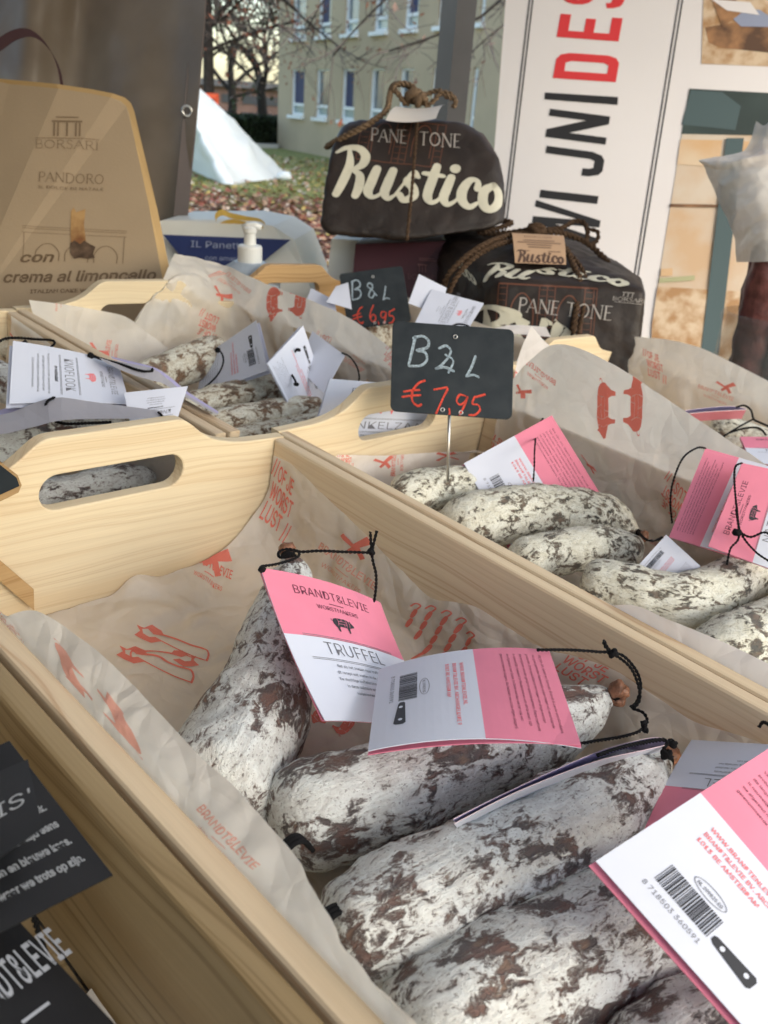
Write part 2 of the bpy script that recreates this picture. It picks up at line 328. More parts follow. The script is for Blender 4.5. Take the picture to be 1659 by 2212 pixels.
class Print:
    """flat artwork in sheet units, kept per ink"""
    def __init__(s): s.L = {}
    def _add(s, ink, V, Fc):
        VV, FF = s.L.setdefault(ink, ([], [])); k = len(VV); VV += [tuple(v) for v in V]; FF += [tuple(i + k for i in f) for f in Fc]
    def text(s, t, x, y, h, ink='ink', align='l', xs=1.0, rot=0, bold=0.0, shear=0.0, width=None, spacing=1.0, res=2):
        V, Fc, wd = glyphs(t, bold, shear, spacing, res)
        if not len(V): return
        V = V * h; wd *= h
        if width: xs = width / wd
        V = V.copy(); V[:, 0] *= xs; wd *= xs
        if align == 'c': V[:, 0] -= wd / 2
        if align == 'r': V[:, 0] -= wd
        c, q = math.cos(RAD(rot)), math.sin(RAD(rot))
        s._add(ink, np.column_stack([x + V[:, 0] * c - V[:, 1] * q, y + V[:, 0] * q + V[:, 1] * c]), Fc)
    def poly(s, P, ink='ink'):
        P = [tuple(p) for p in P]
        tri = geometry.tessellate_polygon([[Vector((p[0], p[1], 0)) for p in P]])
        s._add(ink, P, [tuple(t) for t in tri])
    def line(s, x0, y0, x1, y1, w, ink='ink', seg=6):
        d = np.array([x1 - x0, y1 - y0], float); L = np.linalg.norm(d); d /= L; nn = np.array([-d[1], d[0]]) * w / 2
        V = []; 
        for i in range(seg + 1):
            p = np.array([x0, y0]) + d * L * i / seg; V += [p - nn, p + nn]
        s._add(ink, V, [(2*i, 2*i+2, 2*i+3, 2*i+1) for i in range(seg)])
    def rect(s, x0, y0, x1, y1, ink='ink'): s._add(ink, [(x0, y0), (x1, y0), (x1, y1), (x0, y1)], [(0, 1, 2, 3)])
    def stroke(s, P, w, ink='ink', n=None, caps=True, smooth=True):
        """P rows x, y [, width factor]"""
        P = np.array([tuple(p) + ((1.,) if len(p) == 2 else ()) for p in P], float)
        if smooth: P = crom(np.column_stack([P[:, 0], P[:, 1], np.zeros(len(P)), P[:, 2]]), n or 6 * len(P))[:, [0, 1, 3]]
        T = np.gradient(P[:, :2], axis=0); T /= np.linalg.norm(T, axis=1)[:, None] + 1e-9; Nn = np.column_stack([-T[:, 1], T[:, 0]]) * (P[:, 2:3] * w / 2)
        V = []
        for p, q in zip(P, Nn): V += [p[:2] - q, p[:2] + q]
        s._add(ink, V, [(2*i, 2*i+2, 2*i+3, 2*i+1) for i in range(len(P) - 1)])
        if caps:
            for p in (P[0], P[-1]): s.disc(p[0], p[1], p[2] * w / 2, ink, 8)
    def disc(s, x, y, r, ink='ink', n=12, ry=None):
        ry = ry or r; s._add(ink, [(x + r * math.cos(2*math.pi*i/n), y + ry * math.sin(2*math.pi*i/n)) for i in range(n)], [tuple(range(n))])
    def ring(s, x, y, r, ry, w, ink='ink', n=28):
        V = []
        for i in range(n):
            a = 2*math.pi*i/n; V += [(x + r*math.cos(a), y + ry*math.sin(a)), (x + (r-w)*math.cos(a), y + (ry-w)*math.sin(a))]
        s._add(ink, V, [(2*i, 2*((i+1) % n), 2*((i+1) % n)+1, 2*i+1) for i in range(n)])
    def put(s, other, x, y, k=1.0, rot=0, mirror=False, ink=None):
        c, q = math.cos(RAD(rot)), math.sin(RAD(rot))
        for i, (V, Fc) in other.L.items():
            V = np.array(V) * k
            if mirror: V = V * [-1, 1]
            s._add(ink or i, np.column_stack([x + V[:, 0]*c - V[:, 1]*q, y + V[:, 0]*q + V[:, 1]*c]), Fc)
    def refine(s, mx):
        for i, (V, Fc) in list(s.L.items()):
            V = [tuple(v) for v in V]; out = []; st = []
            for f in Fc: st += [(f[0], f[k], f[k+1]) for k in range(1, len(f) - 1)]
            mid = {}
            while st:
                t = st.pop(); e = [(math.dist(V[t[k]], V[t[(k+1) % 3]]), k) for k in range(3)]; l, k = max(e)
                if l <= mx or len(out) > 60000: out.append(t); continue
                a, b, c = t[k], t[(k+1) % 3], t[(k+2) % 3]; key = (min(a, b), max(a, b))
                if key not in mid: V.append(((V[a][0]+V[b][0])/2, (V[a][1]+V[b][1])/2)); mid[key] = len(V) - 1
                m_ = mid[key]; st += [(a, m_, c), (m_, b, c)]
            s.L[i] = (V, out)
    def emit(s, fn, parent, names=None):
        nm = dict(ink='lettering', ink_grey='fine_lettering', redtext='red_lettering', pigred='pig_emblem', red='red_print', red_faint='faint_print', chalk='chalk_writing', chalkred='red_writing')
        nm.update(names or {})
        for i, (V, Fc) in s.L.items():
            mesh(nm.get(i, 'printed_' + i), [fn(x, y) for x, y in V], Fc, M[i], parent)
M['pigred'] = mat('coral_pig_print', (.86, .22, .22), .5)

# a pig seen from the side, butcher's cuts left open; unit length 1, feet down, head right
PIG = [(-.50,.20),(-.47,.33),(-.40,.40),(-.25,.44),(-.05,.44),(.12,.46),(.25,.42),(.33,.38),(.37,.44),(.40,.36),(.46,.28),(.52,.20),(.50,.12),(.42,.10),(.34,.06),(.27,.04),(.24,-.05),(.22,-.22),(.155,-.24),(.15,-.10),(.12,.02),(-.10,.02),(-.22,.03),(-.26,-.08),(-.27,-.24),(-.34,-.24),(-.37,-.08),(-.44,.05),(-.49,.12)]
def pig_print(ink, lines=None):
    p = Print(); p.poly(PIG, ink); p.stroke([(-.49,.25),(-.55,.28),(-.56,.34),(-.53,.34)], .02, ink)
    return p
def pig_cuts(ink):
    p = Print()
    for q in ([(-.28,.43),(-.24,.25),(-.30,.05)],[(.12,.45),(.16,.25),(.10,.03)],[(-.26,.28),(0,.30),(.15,.27)],[(-.25,.15),(0,.17),(.14,.15)],[(.26,.40),(.30,.22),(.25,.05)],[(-.10,.29),(-.05,.43)],[(.02,.03),(0,.16)]):
        p.stroke(q, .018, ink, caps=False)
    return p
def para(P, lines, x, y, w, h, dy, ink, align='l', rag=True):
    for i, t in enumerate(lines):
        P.text(t, x, y - i * dy, h, ink, align, xs=.72, bold=.012, res=1)
BACKTXT = ['Wij zijn Jiri, Geert en Samuel: Brandt & Levie worstmakers.', 'Van goed gehouden Nederlands varken maken wij verschillende', 'producten. Onze specialiteit is het maken van droge worsten',
           'die langzaam worden gerijpt in speciale kamers. Deze methode', 'is nauwelijks bekend in Nederland en om dit te leren zijn', 'we afgereisd naar Italie. In Italie leerden we het vak van', 'gerenommeerde slagers. Nu hebben we onze eigen slagerij.']
def tag_back(w, h, pink=True):
    p = Print(); rnd = random.Random(3)
    for i, t in enumerate(BACKTXT):
        p.text(t, w * .09, h * (.925 - i * .036), h * .0145, 'ink_grey' if not pink else 'tagtext', width=w * (.82 - .04 * (i % 3)), bold=0, res=1)
    for i, t in enumerate(['WWW.BRANDTENLEVIE.NL', 'BRANDT&LEVIE BV. ARCHANGELKADE 9', '1013 BE AMSTERDAM']):
        p.text(t, w * .17, h * (.475 - i * .040), h * .021, 'redtext', width=w * (.50, .70, .40)[i], bold=.014, res=1)
    p.ring(w * .40, h * .275, w * .10, h * .028, w * .004, 'ink_grey'); p.text('NL 209825 EG', w * .40, h * .266, h * .016, 'ink_grey', 'c', width=w * .155, bold=.01, res=1)
    x = w * .20; x1 = w * .52
    while x < x1:
        b = w * rnd.choice([.0035, .0035, .006, .009]); p.rect(x, h * .135, x + b, h * .235, 'ink'); x += b + w * rnd.choice([.003, .004, .006])
    p.text('8 718503 360591', w * .18, h * .085, h * .022, 'ink_grey', width=w * .34, res=1)
    p.poly([(w*.54,h*.145),(w*.56,h*.135),(w*.77,h*.115),(w*.785,h*.125),(w*.79,h*.165),(w*.775,h*.178),(w*.555,h*.172),(w*.54,h*.165)], 'ink')
    for x in (.60, .74): p.disc(w * x, h * .150, w * .013, 'card')
    return p
def tag_front(w, h, title, sub=None, lines=(), pink=True, piglet=True):
    p = Print(); i0 = 'tagtext' if pink else 'ink_grey'
    p.text('BRANDT&LEVIE', w/2, h*.855, h*.062, i0, 'c', width=w*.62, bold=-.006)
    p.line(w*.44, h*.825, w*.56, h*.825, h*.005, i0)
    p.text('WORSTMAKERS', w/2, h*.775, h*.030, i0, 'c', width=w*.34)
    pg = pig_print('ink' if pink else 'pigred'); ct = pig_cuts('pink' if pink else 'card')
    p.put(pg, w/2, h*.665, w*.17); p.put(ct, w/2, h*.665, w*.17)
    for y in (.572, .562, .415, .405): p.line(w*.13, h*y, w*.87, h*y, h*.0035, 'ink_grey')
    p.text(title, w/2, h*.447, h*.090, 'ink_grey', 'c', xs=.80, bold=-.008)
    y = .36
    if sub: p.text(sub, w/2, h*y, h*.03, 'ink', 'c', xs=.8, bold=.02, shear=.3); y -= .06
    for t in lines: p.text(t, w/2, h*y, h*.021, 'ink_grey', 'c', xs=.75, bold=0, res=1); y -= .045
    return p
M['tagtext'] = mat('dark_plum_ink', (.12, .025, .05), .5)
TRUF = ['Net als het zoeken naar truffel, heeft', 'dit recept wat voeten in de aarde gehad.', 'De vluchtige truffelaroma op in een droge', 'in deze culinaire worst gemaakt van', 'varkensvlees uit Nederland.']
KNOF = ['Een typische worst van onze bodem. Goed en gevarieerd voer', 'geeft lekker spek. De rosé knoflook die we gebruiken', 'wordt in de wijn gelegd voor een subtiele knoflooksmaak.', 'Zo blijf je de kwaliteit van het vlees proeven.']

# ---------------------------------------------------------------- tags (folded cards on a cord)
def solve_quad(px, dep, w, h):
    """depths of four corners (bl, br, tr, tl) so that the seen quad is a w x h card"""
    R = [trd(*p) for p in px]; d = np.array(dep, float)
    def res(d):
        P = [EYE + R[i] * d[i] for i in range(4)]; e = P[2] - P[1]; f = P[3] - P[0]; g = P[1] - P[0]; k = P[2] - P[3]
        return np.array([(np.linalg.norm(g) - w) * .6, (np.linalg.norm(k) - w) * .6, np.linalg.norm(e) - h, np.linalg.norm(f) - h, (np.linalg.norm(P[2]-P[0]) - math.hypot(w, h)) * .7,
                         (np.linalg.norm(P[3]-P[1]) - math.hypot(w, h)) * .7] + list((P[2] - P[3] - P[1] + P[0]) * 1.0) + list((d - np.array(dep)) * .12))
    for _ in range(60):
        r = res(d); J = np.array([(res(d + np.eye(4)[i] * 1e-5) - r) / 1e-5 for i in range(4)]).T
        d = d - np.linalg.solve(J.T @ J + 1e-4 * np.eye(4), J.T @ r) * .7
    return [EYE + R[i] * d[i] for i in range(4)]
CARD_T = .00045
def card_leaf(Q, w, h, bend=0.0, ubend=0.0, curl=0.0, n=12):
    """Q = bl, br, tr, tl; returns S(u, v) (front surface) and its normal"""
    Q = [np.array(q, float) for q in Q]
    nn = nrm(np.cross(Q[1] - Q[0], Q[3] - Q[0]))
    if nn.dot(EYE - Q[0]) < 0: nn = -nn
    def S(u, v):
        p = Q[0]*(1-u)*(1-v) + Q[1]*u*(1-v) + Q[2]*u*v + Q[3]*(1-u)*v
        return p + nn * (bend * 4 * v * (1-v) + ubend * 4 * u * (1-u) + curl * u * u * v)
    return S, nn
def card_mesh(S, nn, name, parent, front_mats, pink_v=None, back='lav', nu=8, nv=14, edge='card', pink_lo=False):
    V = []; Fc = []; mi = []
    W = nu + 1
    for side in (0, 1):
        for j in range(nv + 1):
            for i in range(nu + 1): V.append(S(i/nu, j/nv) - nn * (CARD_T if side else 0))
    k = W * (nv + 1)
    for j in range(nv):
        for i in range(nu):
            a = j*W + i; vm = (j + .5) / nv
            pk = pink_v is not None and ((vm > pink_v) != pink_lo)
            Fc.append((a, a+1, a+W+1, a+W)); mi.append(1 if pk else 0)
            Fc.append((k+a, k+a+W, k+a+W+1, k+a+1)); mi.append(2)
    for i in range(nu):
        Fc.append((i, k+i, k+i+1, i+1)); mi.append(3); a = nv*W; Fc.append((a+i, a+i+1, k+a+i+1, k+a+i)); mi.append(3)
    for j in range(nv):
        a = j*W; Fc.append((a, a+W, k+a+W, k+a)); mi.append(3); a += nu; Fc.append((a, k+a, k+a+W, a+W)); mi.append(3)
    return mesh(name, V, Fc, [M['card'], M['pink'], M[back], M[edge]], parent, mi=mi, smooth=False)
def make_tag(name_label, px, dep, w=.088, h=.105, face='back', pink=True, title='', sub=None, lines=(), bend=0., ubend=0., curl=0., gap=.005, second=True, group=None, art=True, quad=None, back='lav', nvp=14, slip=.012):
    Q = quad if quad is not None else solve_quad(px, dep, w, h)
    t = thing('product_tag', name_label, 'tag', np.mean(Q, axis=0), group=group)
    S, nn = card_leaf(Q, w, h, bend, ubend, curl)
    pv = None
    if pink: pv = .58 if face == 'front' else .56
    nv = nvp
    if pv is not None: nv = 25; pv = round(pv * nv) / nv
    card_mesh(S, nn, 'front_leaf', t, None, pv, nv=nv, back=back, edge='pink' if pink == 'edge' else 'card')
    if second:
        Q2 = [Q[0] - nn*gap, Q[1] - nn*gap*.8, Q[2] - nn*.0008, Q[3] - nn*.0008]
        S2, n2 = card_leaf(Q2, w, h, bend * .6, ubend, curl * .5)
        Sb = lambda u, v: S2(u, v) - nn*.0006 + (Q[0] - Q[3]) * (slip * (1 - v))
        # the second leaf lies behind; its outside carries the pink field
        card_mesh(Sb, nn, 'rear_leaf', t, None, 0.0 if pink else None, nv=10, back='pink' if pink else 'card', edge='pink' if pink else 'card')
    if art:
        ww, hh = .088, .105
        p = tag_back(ww, hh, pink) if face == 'back' else tag_front(ww, hh, title, sub, lines, pink)
        pc = Print(); pc.L = {k_: p.L.pop(k_) for k_ in ('card', 'pink') if k_ in p.L}
        p.emit(lambda x, y: S(x/ww, y/hh) + nn * .00022, t); pc.emit(lambda x, y: S(x/ww, y/hh) + nn * .00045, t)
    return t, S, nn, Q
def cord(parent, pts, r=.0009, n=60, name='cord', tpm=190):
    """pts: (px, py, depth) or 3-vectors in the tray frame"""
    P = [TD(*p) if (len(p) == 3 and max(abs(p[0]), abs(p[1])) > 3) else np.array(p) for p in pts]
    mb = twine(P, r, n, tpm)
    return mb.make(name, M['string'], parent, smooth=True)
def knot(parent, c, r, name='knot', mt='string', seed=0):
    c = TD(*c) if c[0] > 3 else np.array(c); rnd = random.Random(seed); mb = MB()
    for q in range(3):
        a = np.array([rnd.gauss(0, 1) for _ in range(3)]); a /= np.linalg.norm(a); b = nrm(np.cross(a, [.3, .5, .8]))
        P = [c + (a * math.cos(t) + b * math.sin(t)) * r for t in np.linspace(0, 2*math.pi, 14)]
        V, Fc = sweep(P, r * .55, 6); mb.add(V, Fc)
    return mb.make(name, M[mt], parent, smooth=True)

# ---------------------------------------------------------------- sausages
SAUSN = [0]
def sausage(label, pts, matn, group, seed, end0='round', end1='knot', lump=1.0, rings=76, segs=44, knot_col='casing'):
    """pts: (px, py, width_px, z of the centre line) -> real centre line and radius in the tray frame"""
    C = []
    for px, py, wpx, z in pts:
        p = TZ(px, py, z); C.append([*p, wpx / 2 / FP * depth_T(p)])
    C = crom(np.array(C), rings); P, R = C[:, :3], C[:, 3].copy()
    L = np.r_[0, np.cumsum(np.linalg.norm(np.diff(P, axis=0), axis=1))]
    def cap(d, R0): return R0 * math.sqrt(max(0, 1 - (1 - min(1, d / (R0 * .8))) ** 2)) if d < R0 * .8 else R0
    for i in range(rings):
        if end0 == 'round': R[i] = min(R[i], max(cap(L[i], max(R[:12])), 5e-4))
        if end1 == 'round': R[i] = min(R[i], max(cap(L[-1] - L[i], max(R[-12:])), 5e-4))
    T, Nn, B = frames(P)
    V = []; rest = []; off = np.array([seed * .37, seed * .21, seed * .13]); Rm = R.max()
    for i in range(rings):
        tap = max(0, 1 - R[i] / (Rm * .75)) if end1 == 'knot' and i > rings * .6 else 0
        for j in range(segs):
            a = 2 * math.pi * j / segs; dvec = math.cos(a) * Nn[i] + math.sin(a) * B[i]
            q = Vector((P[i] + dvec * R[i]) * 28 + off * 31)
            q2 = Vector((P[i] + dvec * R[i]) * 95 + off * 17)
            rr = R[i] * (1 + lump * (.13 * noise.noise(q) + .06 * noise.noise(q2) + .025 * noise.noise(q2 * 2.6))) 
            rr *= 1 + tap * .16 * math.sin(a * 9 + 2 * noise.noise(q))
            V.append(P[i] + dvec * rr); rest.append(np.array([L[i], math.cos(a) * R[i], math.sin(a) * R[i]]) + off)
    Fc = []
    for i in range(rings - 1):
        for j in range(segs):
            j2 = (j + 1) % segs; Fc.append((i*segs+j, i*segs+j2, (i+1)*segs+j2, (i+1)*segs+j))
    Fc.append(tuple(range(segs))[::-1]); Fc.append(tuple((rings-1)*segs + j for j in range(segs)))
    root = thing('dried_sausage', label, 'sausage', P[rings // 2] - np.array([0, 0, Rm]), group=group)
    mesh('casing', V, Fc, M[matn], root, smooth=True, rest=rest)
    if end1 == 'knot':
        d = nrm(P[-1] - P[-4]); c = P[-1]; r0 = R[-1]
        V, Fc = sweep([c - d * .002, c + d * .002, c + d*.006, c + d*.010, c + d * .012], np.array([r0*.9, r0*.6, r0*1.15, r0*1.0, r0*.25]), 14)
        V = np.array(V); V += np.array([[noise.noise(Vector(v * 300)) for _ in range(1)] * 3 for v in V]) * .0012
        mesh('tied_end', V, Fc, M['gristle'], root, smooth=True)
        mb = MB()
        for q in range(3):
            u = nrm(np.cross(d, [.2, .3, .9])); v = np.cross(d, u); o = c + d * (.0012 + q * .0014)
            Vv, Ff = sweep([o + (u*math.cos(t) + v*math.sin(t)) * (r0*.62 + .0008) + d * .0006 * math.sin(t + q) for t in np.linspace(0, 2*math.pi, 18)], .0010, 6); mb.add(Vv, Ff)
        mb.make('binding', M['string'], root, smooth=True)
    return root, P, R
M['gristle'] = mat('dried_casing_end', (.34, .16, .09), .35, noise_amt=.5, noise_scale=300, bump=.5, bump_scale=400)

# ---------------------------------------------------------------- boards and trays
def board(name, outline, holes, th, O, xd, yd, matn, parent, bev=.0012):
    """flat board from a 2-D outline; O, xd, yd place it; grain runs along x"""
    cu = bpy.data.curves.new('c', 'CURVE'); cu.dimensions = '2D'; cu.fill_mode = 'BOTH'; cu.extrude = th / 2 - bev; cu.bevel_depth = bev; cu.bevel_resolution = 1; cu.offset = -bev
    for loop in [outline] + list(holes):
        sp = cu.splines.new('POLY'); sp.points.add(len(loop) - 1); sp.use_cyclic_u = True
        for q, p in zip(sp.points, loop): q.co = (p[0], p[1], 0, 1)
    ob = bpy.data.objects.new('c', cu); me = bpy.data.meshes.new_from_object(ob)
    V2 = np.array([v.co[:] for v in me.vertices]); Fc = [tuple(p.vertices) for p in me.polygons]
    bpy.data.objects.remove(ob); bpy.data.curves.remove(cu); bpy.data.meshes.remove(me)
    xd, yd = np.array(xd, float), np.array(yd, float); zd = np.cross(xd, yd); O = np.array(O, float)
    V = O + V2[:, :1] * xd + V2[:, 1:2] * yd + V2[:, 2:3] * zd
    rest = V2 + np.array([random.random() * 3, random.random() * 3, random.random()])
    return mesh(name, V, Fc, M[matn], parent, rest=rest)
def rrect(x0, y0, x1, y1, r, n=6):
    out = []
    for cx, cy, a0 in ((x1-r, y0+r, -90), (x1-r, y1-r, 0), (x0+r, y1-r, 90), (x0+r, y0+r, 180)):
        for i in range(n + 1): a = RAD(a0 + 90 * i / n); out.append((cx + r*math.cos(a), cy + r*math.sin(a)))
    return out
FLOOR = -.107
def tray(label, x0, x1, y0, y1, near=True, group='pine trays of dried sausage', endmat='wood', sidemat='wood_edge', zo=0.0):
    t = thing('wooden_tray', label, 'tray', ((x0+x1)/2, (y0+y1)/2, FLOOR + zo), group=group)
    w = x1 - x0; hw = w / 2; k = hw / .154; th = .011
    side = [(.047, .0285), (.053, .0275), (.060, .0235), (.070, .0155), (.080, .0095), (.093, .005), (.110, .002), (.130, .0008)]
    right = crom(np.array([(a*k, b, 0) for a, b in side]), 22)[:, :2]
    top = [(hw, 0)] + [tuple(p) for p in right[::-1]] + [(-a, b) for a, b in right] + [(-hw, 0)]
    out = [(-hw, FLOOR), (hw, FLOOR)] + top
    hole = rrect(-.056*k, -.0245, .056*k, .0015, .0128)
    board('end_board', out, [hole], th, ((x0+x1)/2, y1 + th/2, zo), (1, 0, 0), (0, 0, 1), endmat, t)
    L = y1 - y0
    for nm, x in (('side_board', x0 + th/2), ('side_board', x1 - th/2)):
        board(nm, [(0, FLOOR), (L - .0004, FLOOR), (L - .0004, -.0005), (0, -.0005)], [], th, (x, y0, zo), (0, 1, 0), (0, 0, 1), sidemat, t, bev=.0022)
    if near: board('end_board', [(-hw + th, FLOOR), (hw - th, FLOOR), (hw - th, -.030), (-hw + th, -.030)], [], th, ((x0+x1)/2, y0 + th/2, zo), (1, 0, 0), (0, 0, 1), sidemat, t)
    board('floor_board', [(-hw + th, 0), (hw - th, 0), (hw - th, L - th), (-hw + th, L - th)], [], .004, ((x0+x1)/2, y0 + th, FLOOR - .0025 + zo), (1, 0, 0), (0, 1, 0), sidemat, t, bev=.0006)
    return t

# ---------------------------------------------------------------- paper sheets
def sheet(name, label, rows, nu, nv, matn, group, crumple=.0025, cs=22, edge_keep=.15, seed=0, art=None, cat='paper', fine=.0006, clamp=None):
    """rows: list of control polylines (tray frame) lofted into one sheet"""
    G = np.array([crom(np.array(r), nu) for r in rows])            # m x nu x 3
    cols = [crom(G[:, i, :], nv) if len(rows) > 2 else np.array([G[0, i]*(1-t) + G[1, i]*t for t in np.linspace(0, 1, nv)]) for i in range(nu)]
    S = np.array(cols).transpose(1, 0, 2)                           # nv x nu x 3
    du = np.gradient(S, axis=1); dv = np.gradient(S, axis=0); Nn = np.cross(du, dv); Nn /= np.linalg.norm(Nn, axis=2)[:, :, None] + 1e-12
    for j in range(nv):
        for i in range(nu):
            p = Vector(S[j, i]) + Vector((seed * 1.7, seed * .3, 0))
            e = min(i, nu - 1 - i, j, nv - 1 - j) / (min(nu, nv) * edge_keep); e = .35 + .65 * min(1, e)
            wv = Vector((noise.noise(p * cs * .6), noise.noise(p * cs * .6 + Vector((3, 1, 7))), 0)) * .5
            F1, F2 = noise.voronoi(p * cs * 1.15 + wv)[0][:2]; G1, G2 = noise.voronoi(p * cs * 2.7 + wv * 2)[0][:2]; c = noise.noise(p * cs * .5)
            h_ = 1.5 * min(.55, F2 - F1) * (1 + noise.noise(p * cs * .8)) + .45 * min(.5, G2 - G1) - .75 + .9 * c
            S[j, i] += Nn[j, i] * (crumple * 1.5 * e * h_ + fine * noise.noise(p * 130))
    if clamp: S = np.maximum(np.minimum(S, np.array(clamp[1])), np.array(clamp[0]))
    V = S.reshape(-1, 3); Fc = [(j*nu+i, j*nu+i+1, (j+1)*nu+i+1, (j+1)*nu+i) for j in range(nv-1) for i in range(nu-1)]
    o = mesh(name, V, Fc, M[matn], smooth=True); tag(o, label, cat, group)
    o2 = bvh_of(V, Fc); return o, o2
def bvh_of(V, Fc): return BVHTree.FromPolygons([Vector(v) for v in V], Fc)
def hit(b, px, py):
    r = trd(px, py); h = b.ray_cast(Vector(EYE), Vector(nrm(r)))
    return (np.array(h[0]), np.array(h[1])) if h[0] is not None else (None, None)
def decal(pr, b, parent, p0, px1, py1, sx, sy=None, lift=.0004, names=None, plane=None):
    """print artwork pr on a surface. p0, px1, py1: pixels of the artwork's origin, of (sx, 0) and of (0, sy)"""
    sy = sy or sx; A = [hit(b, *p) for p in (p0, px1, py1)]
    ok = [a for a in A if a[0] is not None]
    if not ok: print('decal missed', p0); return
    n = nrm(sum(a[1] * (1 if a[1].dot(EYE - a[0]) > 0 else -1) for a in ok)); o = ok[0][0]
    def onp(p, a):
        if a[0] is not None: return a[0]
        r = trd(*p); return EYE + r * (n.dot(o - EYE) / n.dot(r))
    O, X, Y = onp(p0, A[0]), onp(px1, A[1]), onp(py1, A[2]); ex = (X - O) / sx; ey = (Y - O) / sy
    def fn(x, y):
        P = O + ex * x + ey * y
        h = b.ray_cast(Vector(P + n * .04), Vector(-n), .08)
        if h[0] is None:
            h = b.find_nearest(Vector(P))
        q = np.array(h[0]); m = np.array(h[1]); m = m if m.dot(EYE - q) > 0 else -m
        return q + m * lift
    q_ = Print(); q_.put(pr, 0, 0, 1); q_.refine(max(.0045, .004 * abs(depth_T(O)) / .5) / max(np.linalg.norm(ex), 1e-9)); q_.emit(fn, parent, names)
# ================================================================ STALL: trays
G_TRAY = 'pine trays on the market stall'
tray('pine tray in front holding the big truffle sausages, far board with an open grip hole', .1435, .4505, -.07, .486)
tray('pine tray right of the truffle tray, behind the front price card', .4535, .7605, -.07, .496)
tray('pine tray at the right edge with a pink and white tag at its rim', .8720, 1.179, -.07, .565)
tray('pine tray at the lower left corner with black tags in it', -.1665, .1400, -.07, .486, sidemat='wood_shaded_amber')
tray('pine tray of garlic sausages behind the front tray', .1045, .4115, .512, .880, near=False)
tray('pine tray in the second row whose pale handle stands before the buff cake box', .4150, .7220, .512, .888, near=False)
tray('pine tray in the second row whose amber handle rises beside the soap pump', .7300, 1.037, .582, .977, near=False, endmat='wood_dark')  # shade on the handle board is put into its amber pine colour
# unseen cloth canopy, added above the frame to shade and soften the stall
M['canopy'] = mat('white_canopy_cloth', (.74, .73, .70), .7, trans=.30)
mb = MB()
for k in range(8):
    y0_, y1_ = -.75 + k * .38, -.75 + (k + 1) * .38; z0_, z1_ = [2.62 - .10 * abs(q - 4) for q in (k, k + 1)]
    mb.add([(-1.7, y0_, z0_), (1.75, y0_, z0_), (1.75, y1_, z1_), (-1.7, y1_, z1_)], [(0, 1, 2, 3)])
o = mb.make('unseen_canopy', M['canopy'], fr=WF, base=(0, 1, 2.3)); tag(o, 'unseen white cloth roof added over the market stall to soften its light', 'canopy')
M['shadecloth'] = mat('light_blocking_cloth', (.07, .06, .05), .8)  # unseen dark cloth, added off frame to block light from the left
rows_ = [(x_, y_, z_) for z_ in (0.0, 2.3) for x_, y_ in [(np.interp(-1.5 + k_ * .21, [-1.5, -.25, .35, 2], [-.45, -.55, -.98, -.98]) - .02 * math.sin(k_ * 1.3), -1.5 + k_ * .21) for k_ in range(15)]]
o = mesh('added_shade_cloth', rows_, [(k_, k_ + 1, k_ + 16, k_ + 15) for k_ in range(14)], M['shadecloth'], fr=WF, base=(-.98, .3, 0)); tag(o, 'unseen dark cloth added left of the market stall to block side light', 'shade cloth')
# sloping display board and the level shelf behind it
mb = MB(); mb.box((-.4, -.25, FLOOR - .028), (1.25, 1.02, FLOOR - .0065))
o = mb.make('display_table', mat('grey_table_board', (.25, .23, .20), .7, noise_amt=.2), base=(.4, .4, FLOOR - .028)); tag(o, 'sloping grey table board under the pine trays', 'table')
mb = MB(); mb.box((-1.3, 1.02, HC - .47), (1.4, 1.86, HC - .445)); 
for x in (-1.2, 1.3):
    for y in (1.06, 1.80): mb.box((x - .03, y - .03, 0), (x + .03, y + .03, HC - .471))
o = mb.make('rear_shelf', mat('white_shelf', (.6, .58, .54), .6), fr=WF, base=(0, 1.4, 0)); tag(o, 'level rear shelf carrying the cake boxes and the jar', 'shelf')
SHELF = HC - .445

# ================================================================ paper artwork
def A_worst():
    p = Print(); p.text('OF JE', 10, 22, 8.5, 'red', 'c', width=19, bold=.012); p.text('WORST', 10, 11, 9, 'red', 'c', width=27, bold=.012); p.text('LUST', 7, 0, 9, 'red', 'c', width=20, bold=.012)
    for x in (-7, -3.5): p.line(x, 22, x + 3, 32, .9, 'red')
    for x in (20, 23.5): p.line(x, -3, x + 3, 8, .9, 'red')
    return p
def A_brandt(ink='red'):
    p = Print(); p.text('BRANDT&LEVIE', 0, 12, 7, ink, width=48, bold=.012); p.line(19, 8, 30, 8, .7, ink); p.text('WORSTMAKERS', 9, 0, 4.5, ink, width=32, bold=.0); return p
def A_cleaver(ink='red'):
    p = Print()
    for s in (1, -1):
        P = [(-14, -10), (-12.5, -12), (-2, -1.5), (12, 8), (9, 15), (-2, 4), (-3, 1)]
        p.poly([(x * s, y) for x, y in P], ink)
    p.poly([(-14, -9), (-11, -12), (-3, -2), (-5, 0)], ink)
    return p
def A_cross(ink='red'):
    p = Print(); p.poly([(-12, 12), (-8, 14), (0, 2), (-3, 0)], ink); p.poly([(-3, -1), (-1, 4), (13, 9), (15, 2)], ink); p.poly([(-2, 1), (3, 2), (4, -10), (-1, -11)], ink); p.poly([(0, 3), (2, -1), (-9, -5), (-10, -1)], ink); return p
def A_pigs(ink='red', cutm='paper'):
    p = Print(); a = pig_print(ink); c = pig_cuts('pcut')
    p.put(a, -9, 0, 26, rot=90, mirror=True); p.put(c, -9, 0, 26, rot=90, mirror=True)
    p.put(a, 11, 4, 26, rot=-90, mirror=True); p.put(c, 11, 4, 26, rot=-90, mirror=True)
    return p
M['pcut'] = M['paper']
